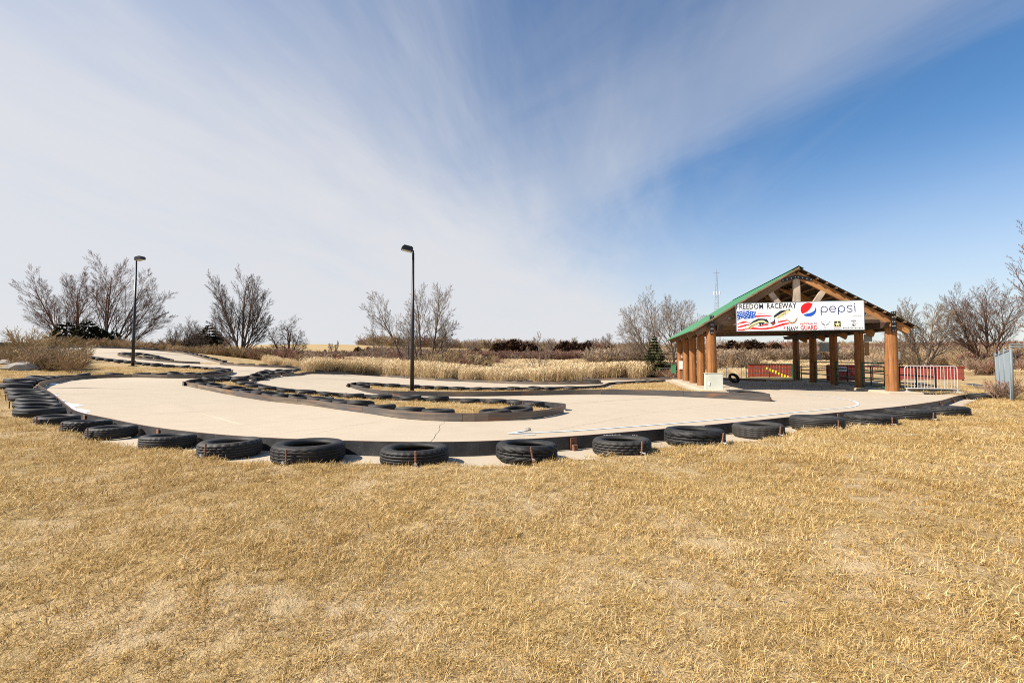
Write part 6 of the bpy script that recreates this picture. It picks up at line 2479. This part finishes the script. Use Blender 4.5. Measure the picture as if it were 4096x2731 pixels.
# dead leaves and pale scraps on the turf
def leaf_mesh(seed):
    rr = random.Random(seed)
    L, W_ = 0.05, 0.022
    V = [(-L, 0, 0.004), (-L * 0.3, -W_, 0.012), (L * 0.5, -W_ * 0.8, 0.010), (L, 0, 0.016), (L * 0.5, W_ * 0.8, 0.006), (-L * 0.3, W_, 0.014), (0, 0, 0.004)]
    V = [(x, y, z + rr.uniform(-0.003, 0.008)) for x, y, z in V]
    mb = MB()
    mb.add(V, [(6, 0, 1), (6, 1, 2), (6, 2, 3), (6, 3, 4), (6, 4, 5), (6, 5, 0)])
    me = mb.mesh('leaf', LEAF)
    at = me.attributes.new('tone', 'FLOAT', 'POINT')
    at.data.foreach_set('value', np.full(7, rr.random(), np.float32))
    return me


LEAF = mat_tone('dead_leaf', [(0.0, (0.36, 0.12, 0.03)), (0.35, (0.42, 0.25, 0.10)), (0.7, (0.52, 0.38, 0.22)), (1.0, (0.70, 0.62, 0.50))], 0.8, 0.15, 0.6)
rr = np.random.default_rng(8)
n = 300
r = np.sqrt(rr.random(n)) * 8.5 + 0.9
a = (rr.random(n) * 2 - 1) * 1.0
x, y = r * np.sin(a), r * np.cos(a)
k = (grass_dist(x, y) - pad_width(x, y)) > 0.02
x, y = x[k], y[k]
n = len(x)
scatter('fallen_leaves', np.stack((x, y, ground_z(x, y) + 0.030), 1), np.stack((0.5 * rr.standard_normal(n), 0.5 * rr.standard_normal(n), rr.random(n) * 6.28), 1),
        np.repeat((0.22 + 0.42 * rr.random(n) ** 2)[:, None], 3, 1), rr.integers(0, 4, n), [leaf_mesh(i) for i in range(4)], 'scattered dead leaves lying on the dry grass')

# ---------------------------------------------------------------- reeds
REED = mat_tone('reed_straw', [(0.0, (0.34, 0.225, 0.110)), (0.4, (0.55, 0.405, 0.22)), (1.0, (0.76, 0.62, 0.40))], 0.8, 0.25, 0.35)


def reed_mesh(seed, n=46, h=1.22, rad=0.55, w=0.014):
    rr = np.random.default_rng(seed)
    a = rr.random(n) * 6.28
    r = rad * np.sqrt(rr.random(n))
    base = np.stack((r * np.cos(a), r * np.sin(a), np.full(n, -0.1)), 1)
    H = h * (0.72 + 0.4 * rr.random(n))
    lean = 0.10 * rr.standard_normal((n, 2)) + np.array((0.07, 0.0))
    top = base + np.stack((lean[:, 0] * H, lean[:, 1] * H, H), 1)
    th = rr.random(n) * 3.14
    side = np.stack((np.cos(th), np.sin(th), np.zeros(n)), 1)
    V, Fq, tn = [], [], []
    q = np.stack((base - side * w / 2, base + side * w / 2, top + side * w * 0.3, top - side * w * 0.3), 1).reshape(-1, 3)
    V.append(q); Fq.append(np.arange(4 * n).reshape(-1, 4)); tn.append(np.repeat(0.15 + 0.6 * rr.random(n), 4))
    # plumes
    pd = np.stack((0.10 + 0.08 * rr.random(n), 0.05 * rr.standard_normal(n), 0.16 + 0.06 * rr.random(n)), 1)
    pw = 0.028
    q = np.stack((top - side * pw * 0.2, top + pd * 0.45 + side * pw, top + pd, top + pd * 0.4 - side * pw), 1).reshape(-1, 3)
    V.append(q); Fq.append(np.arange(4 * n).reshape(-1, 4) + 4 * n); tn.append(np.repeat(0.45 + 0.5 * rr.random(n), 4))
    # leaves
    m = n * 2
    i = rr.integers(0, n, m)
    f = 0.25 + 0.6 * rr.random(m)
    b0 = base[i] + (top[i] - base[i]) * f[:, None]
    ld = np.stack((rr.standard_normal(m), rr.standard_normal(m), 0.9 * rr.random(m) + 0.3), 1)
    ld /= np.linalg.norm(ld, axis=1)[:, None]
    LL = 0.34 + 0.22 * rr.random(m)
    s2 = np.cross(ld, np.array((0, 0, 1.0)))
    s2 /= np.linalg.norm(s2, axis=1)[:, None]
    e = b0 + ld * LL[:, None]
    q = np.stack((b0 - s2 * 0.012, b0 + s2 * 0.012, e + s2 * 0.003, e - s2 * 0.003), 1).reshape(-1, 3)
    V.append(q); Fq.append(np.arange(4 * m).reshape(-1, 4) + 8 * n); tn.append(np.repeat(0.2 + 0.7 * rr.random(m), 4))
    me = np_mesh('reed', np.concatenate(V), np.concatenate(Fq), REED)
    at = me.attributes.new('tone', 'FLOAT', 'POINT')
    at.data.foreach_set('value', np.concatenate(tn).astype(np.float32))
    return me


REEDS = [reed_mesh(200 + i) for i in range(5)]


def polar_field(seed, px0, px1, d0, d1, n, gd=0.5):
    rr = np.random.default_rng(seed)
    u = (px0 + (px1 - px0) * rr.random(n) - CX) / F_PX
    d = np.sqrt(d0 ** 2 + (d1 ** 2 - d0 ** 2) * rr.random(n))
    x, y = u * d, d
    k = grass_dist(x, y) > gd
    return x[k], y[k], rr


def reed_bed():
    X, Y, S = [], [], []
    for seed, a, b, d0, d1, n, s in ((1, 1230, 2560, 29.0, 44, 2600, 0.95), (2, 1250, 2660, 44, 66, 1900, 1.05), (3, 1350, 2700, 66, 130, 2400, 1.05), (4, 2840, 3120, 38, 60, 160, 0.62), (5, 2840, 3700, 60, 110, 800, 0.75),
                                     (6, 3560, 4200, 40, 100, 420, 0.6), (7, 1060, 1260, 40, 50, 120, 0.7)):
        x, y, rr = polar_field(seed, a, b, d0, d1, n, 0.45)
        wob = 0.5 + 0.5 * np.sin(x * 0.35 + 2 * np.sin(y * 0.13)) 
        X.append(x); Y.append(y); S.append(s * (0.50 + 0.34 * wob + 0.22 * rr.random(len(x))))
    x, y, s = [np.concatenate(q) for q in (X, Y, S)]
    rr = np.random.default_rng(77)
    n = len(x)
    rot = np.stack((0.04 * rr.standard_normal(n), 0.04 * rr.standard_normal(n), 0.9 * rr.standard_normal(n)), 1)
    w = s * np.where(y > 60, 1.9, 1.25)
    scatter('reeds', np.stack((x, y, terrain(x, y)), 1), rot, np.stack((w, w, s), 1), rr.integers(0, 5, n), REEDS, 'pale straw reed bed behind the track')


reed_bed()

# ---------------------------------------------------------------- brush
SH_GREY = mat_tone('grey_brown_twigs', [(0.0, (0.12, 0.082, 0.058)), (0.5, (0.25, 0.178, 0.122)), (1.0, (0.42, 0.325, 0.235))], 0.9, 0.0, 0.4)
SH_RED = mat_tone('reddish_twigs', [(0.0, (0.125, 0.060, 0.042)), (0.5, (0.235, 0.122, 0.085)), (1.0, (0.36, 0.215, 0.15))], 0.9, 0.0, 0.4)
SH_OLIVE = mat_tone('olive_brown_twigs', [(0.0, (0.15, 0.105, 0.050)), (0.5, (0.29, 0.205, 0.102)), (1.0, (0.45, 0.335, 0.19))], 0.9, 0.0, 0.4)
SH_TAN = mat_tone('tan_twigs', [(0.0, (0.20, 0.130, 0.070)), (0.5, (0.38, 0.26, 0.15)), (1.0, (0.56, 0.42, 0.27))], 0.9, 0.1, 0.4)
SH_BRIGHT = mat_tone('red_dogwood_twigs', [(0.0, (0.20, 0.035, 0.030)), (1.0, (0.40, 0.11, 0.08))], 0.8, 0.0, 0.3)


def shrub_mesh(seed, mat, stems=16, h=1.6, r=0.011, spread=0.7, kids=(7, 5), lev=2, rmin=0.007):
    rr = random.Random(seed)
    S = [Segs() for _ in range(lev + 1)]
    for i in range(stems):
        a = rr.uniform(0, 6.28)
        t = rr.uniform(0.1, spread)
        grow(S, Vector((0.22 * math.cos(a), 0.22 * math.sin(a), -0.1)), Vector((math.cos(a) * t, math.sin(a) * t, 1)), h * rr.uniform(0.7, 1.1), r, 0, lev, rr, up=0.06, kids=kids, spread=0.5, ratio=0.45, steps=(4, 3, 2), rmin=rmin, wob=0.10)
    V, Fq, tn = [], [], []
    off = 0
    for s in S:
        if s.a:
            v, f, t = s.arrays(3)
            V.append(v); Fq.append(f + off); tn.append(t)
            off += len(v)
    me = np_mesh('shrub', np.concatenate(V), np.concatenate(Fq), mat)
    at = me.attributes.new('tone', 'FLOAT', 'POINT')
    at.data.foreach_set('value', np.concatenate(tn).astype(np.float32))
    return me


SHRUBS = [shrub_mesh(300 + i, m_, 14, 1.6, 0.016, 0.75, (7, 4), 2, 0.011) for i, m_ in enumerate((SH_GREY, SH_GREY, SH_RED, SH_RED, SH_OLIVE, SH_TAN, SH_TAN, SH_BRIGHT))]


def brush():
    X, Y, S, K = [], [], [], []
    rr0 = np.random.default_rng(91)
    for seed, a, b, d0, d1, n, s0, s1, kinds, gd in (
            # far belts behind the marsh
            (11, 1180, 2720, 112, 138, 950, 1.1, 1.8, (0, 0, 1, 2, 3, 3), 1), (12, 1750, 2350, 108, 122, 300, 1.3, 1.9, (2, 3, 0, 3), 1), (13, 2380, 2740, 84, 118, 280, 1.3, 2.2, (0, 1, 1, 6), 1),
            (14, 2830, 4300, 100, 150, 900, 1.3, 2.1, (5, 6, 1, 0), 1), (15, 3200, 4400, 150, 210, 600, 1.8, 2.8, (2, 0, 3), 1), (16, 1480, 2750, 155, 230, 600, 1.6, 2.6, (0, 1, 3, 4), 1),
            # slope behind the back straight and left of the lamp trees
            (17, 1020, 1330, 46, 72, 420, 0.55, 1.0, (2, 3, 3, 5, 4), 1.2), (18, 800, 1060, 48, 75, 320, 0.4, 0.85, (5, 5, 4, 0), 1.2), (19, 1240, 1500, 58, 90, 330, 0.75, 1.25, (2, 3, 3, 0), 1.2),
            (20, 1500, 1980, 62, 100, 380, 0.7, 1.3, (0, 4, 2, 3), 1.2), (21, 1740, 1900, 40, 52, 60, 0.9, 1.45, (4, 4, 5), 1.2), (22, 560, 900, 62, 105, 380, 0.6, 1.3, (0, 5, 1, 4), 1.2),
            (23, 470, 800, 47, 62, 170, 0.35, 0.7, (5, 5, 4), 1.2),
            # left slope
            (24, 120, 340, 24, 38, 220, 0.28, 0.5, (4, 5, 5, 6), 1.6), (36, -60, 130, 24, 36, 150, 0.14, 0.26, (4, 5, 6), 1.6), (25, 120, 520, 43, 62, 320, 0.35, 0.75, (5, 5, 4, 6), 1.2), (26, 60, 330, 21, 25, 40, 0.35, 0.6, (4, 5), 1.6),
            # foot of the reeds: low reddish stems
            (27, 1330, 2700, 32, 37, 260, 0.28, 0.5, (2, 5, 3), 0.8), (28, 2540, 2740, 36.5, 44, 130, 0.4, 0.8, (2, 5, 3, 0), 0.8), (29, 1355, 1385, 38.5, 40, 9, 0.55, 0.75, (7,), 0.8), (30, 1500, 1650, 37, 41, 26, 0.4, 0.6, (7, 6, 5), 0.8),
            # by the wire fence
            (31, 3955, 4020, 14.6, 17.5, 16, 0.35, 0.55, (4, 0, 3), 0.6), (32, 3860, 4300, 45, 70, 240, 0.8, 1.5, (4, 2, 0), 1), (33, 3500, 3900, 62, 95, 200, 1.0, 1.6, (0, 4, 5), 1), (34, 2850, 2990, 55, 75, 40, 1.2, 1.8, (1, 6), 1)):
        x, y, rr = polar_field(seed, a, b, d0, d1, n, gd)
        X.append(x); Y.append(y); S.append(s0 + (s1 - s0) * rr.random(len(x))); K.append(np.array(kinds)[rr.integers(0, len(kinds), len(x))])
    x, y, s, kk = [np.concatenate(q) for q in (X, Y, S, K)]
    # keep the stone and path corner of the slope open
    n = len(x)
    rr = np.random.default_rng(92)
    rot = np.stack((0.10 * rr.standard_normal(n), 0.10 * rr.standard_normal(n), rr.random(n) * 6.28), 1)
    w = s * np.where(y > 75, 1.5, 1.15)
    scatter('shrubbery', np.stack((x, y, terrain(x, y)), 1), rot, np.stack((w, w, s), 1), kk, SHRUBS, 'tangle of bare brown and reddish brush on the slopes and round the marsh')


brush()
BUSH = {k: shrub_mesh(400 + i, m_, 22, 1.6, 0.014, 0.9, (8, 5), 2, 0.008) for i, (k, m_) in enumerate((('olive', SH_OLIVE), ('grey', SH_GREY), ('red', SH_BRIGHT), ('rusty', SH_RED)))}
for px_, d, k, sx, sz, lab in ((1775, 37.5, 'olive', 1.25, 1.15, 'olive-brown twiggy bush right of the lamp post trees'), (1838, 38.5, 'rusty', 1.15, 1.25, 'rusty twiggy bush at the edge of the reeds'),
                               (1905, 40.0, 'rusty', 1.0, 0.85, 'low rusty bush where the open reed bed begins'), (1372, 37.5, 'red', 0.75, 0.5, 'bright red low bush behind the low barrier'),
                               (1265, 42.0, 'grey', 1.1, 1.0, 'grey twiggy bush left of the bright red one'), (2560, 37.0, 'rusty', 0.9, 0.6, 'low rusty bush left of the small spruce'),
                               (2720, 36.0, 'grey', 1.0, 0.85, 'grey tangled bush between the spruce and the log posts'), (300, 31.5, 'olive', 1.0, 0.7, 'thin olive bush in front of the upper track on the left slope'),
                               (120, 33.0, 'olive', 1.3, 1.0, 'brown bush beside the boulders at the left edge')):
    x = (px_ - CX) / F_PX * d
    t_ = tag(empty('bush', (x, d, tz(x, d)), random.uniform(0, 6.28)), lab, 'bush', 'twiggy bushes beside the track')
    t_.scale = (sx, sx, sz)
    link('twigs', BUSH[k], t_)
bare_tree(2155, 41, stems=[(0.05, 0, 3.6, 0.05), (-0.3, 0, 2.6, 0.035), (0.35, 0, 2.6, 0.035)], label='small pale bare sapling standing in the reeds', seed=71, bark=BARK_LT, group=G_BIG, kids=(9, 6, 4), spread=0.5, ratio=0.45, maxlev=3, wob=0.07, rmin=0.007)

# a far wood along the horizon
def far_wood():
    x, y, rr = polar_field(40, -900, 5000, 330, 700, 2600, 1)
    u = x / y * F_PX + CX
    k = (u < 900) | (u > 1450)
    x, y = x[k], y[k]
    n = len(x)
    s = 3.0 + 3.0 * rr.random(n)
    scatter('treeline', np.stack((x, y, terrain(x, y) - 0.5), 1), np.stack((np.zeros(n), np.zeros(n), rr.random(n) * 6.28), 1), np.stack((s * 1.6, s * 1.6, s), 1), np.array((0, 1, 2, 4))[rr.integers(0, 4, n)],
            SHRUBS, 'far grey-brown wood along the low hills')


far_wood()

# ---------------------------------------------------------------- far structures
def radio_tower():
    d = 330.0
    x = (2868 + 4 - CX) / F_PX * d
    z = tz(x, d)
    top = CAM_Z + (1440 - 1085) / F_PX * d - z
    root = tag(empty('radio_tower', (x, d, z)), 'tall thin grey lattice radio tower behind the green roof', 'tower')
    steel = simple_mat('tower_steel', (0.22, 0.25, 0.29), 0.6, 0.2, 0.1, 1)

    def w(t):
        return 3.1 * (1 - t) ** 1.0 + 0.35
    S = Segs()
    n = 26
    for k in range(3):
        a0 = 0.4 + k * 2.0944
        leg = Segs()
        for i in range(n):
            t0, t1 = i / n, (i + 1) / n
            p0 = (w(t0) * math.cos(a0), w(t0) * math.sin(a0), t0 * top)
            p1 = (w(t1) * math.cos(a0), w(t1) * math.sin(a0), t1 * top)
            leg.add(p0, p1, 0.11, 0.11)
            a1 = a0 + 2.0944
            q0 = (w(t0) * math.cos(a1), w(t0) * math.sin(a1), t0 * top)
            q1 = (w(t1) * math.cos(a1), w(t1) * math.sin(a1), t1 * top)
            S.add(p0, q0, 0.055, 0.055)
            S.add(p0 if i % 2 else q0, q1 if i % 2 else p1, 0.055, 0.055)
        link('leg', leg.mesh('leg', steel, 4), root)
    o = link('lattice', S.mesh('lattice', steel, 3), root)
    zt = top * 0.735
    for k in range(6):
        a = k * 1.047
        mb = MB()
        mb.box((2.3 * math.cos(a), 2.3 * math.sin(a), zt), (0.5, 0.5, 2.2))
        mb.build('antenna', M['white'], root)
    mb = MB(); mb.tube([(-2.5, 0, top * 0.985), (2.5, 0, top * 0.985)], 0.08, 6); mb.tube([(0, 0, top), (0, 0, top + 2.5)], 0.08, 6); mb.build('mast_head', steel, root)


radio_tower()
d = 620.0
x = (3146 - CX) / F_PX * d
z = tz(x, d)
wt = tag(empty('water_tower', (x, d, z)), 'white water tower column seen under the banner', 'tower')
zt = CAM_Z + (1440 - 1285) / F_PX * d - z
mb = MB(); mb.tube([(0, 0, 0), (0, 0, 6), (0, 0, zt)], [3.4, 2.3, 2.2], 20); mb.build('column', M['white'], wt, True)
mb = MB(); mb.tube([(0, 0, zt - 5), (0, 0, zt - 2), (0, 0, zt + 3), (0, 0, zt + 6), (0, 0, zt + 8)], [2.3, 6.2, 7.2, 5.4, 1.0], 24); mb.build('tank', M['white'], wt, True)
# dark flat-roofed building at the left edge
d = 64.0
x1, x0 = (112 - CX) / F_PX * d, (-420 - CX) / F_PX * d
zz = tz(x1, d) - 1.0
top = CAM_Z + (1440 - 1369) / F_PX * d
bl = tag(empty('building', (x0, d, zz)), 'dark grey flat-roofed building at the left edge behind the brush', 'building')
slate = simple_mat('dark_grey_siding', (0.060, 0.068, 0.078), 0.7, 0.0, 0.1, 1)
mb = MB(); mb.box(((x1 - x0) / 2, 5, (top - zz - 0.35) / 2), (x1 - x0, 10, top - zz - 0.35)); mb.build('wall', slate, bl)
mb = MB(); mb.box(((x1 - x0) / 2, 5, top - zz - 0.17), (x1 - x0 + 0.5, 10.5, 0.33)); mb.build('roof', M['black_metal'], bl)
# two pale sheds far to the right
for px_, d, w_, h_, lab in ((3552, 330, 9, 3.2, 'small white shed far off right of the front right post'), (3800, 300, 20, 3.4, 'long white low shed far off behind the wide bare tree')):
    x = (px_ - CX) / F_PX * d
    z = CAM_Z + (1440 - 1413) / F_PX * d
    b_ = tag(empty('shed', (x, d, z - 2.0)), lab, 'building')
    mb = MB(); mb.box((0, 0, (h_ + 2) / 2 - 0.2), (w_, 8, h_ + 2)); mb.build('wall', M['white'], b_)
    mb = MB(); mb.prism([(-w_ / 2 - 0.4, -4.4, h_ + 1.8), (-w_ / 2 - 0.4, 0, h_ + 3.0), (-w_ / 2 - 0.4, 4.4, h_ + 1.8)], (1, 0, 0), w_ + 0.8); mb.build('roof', M['grey_box'], b_)
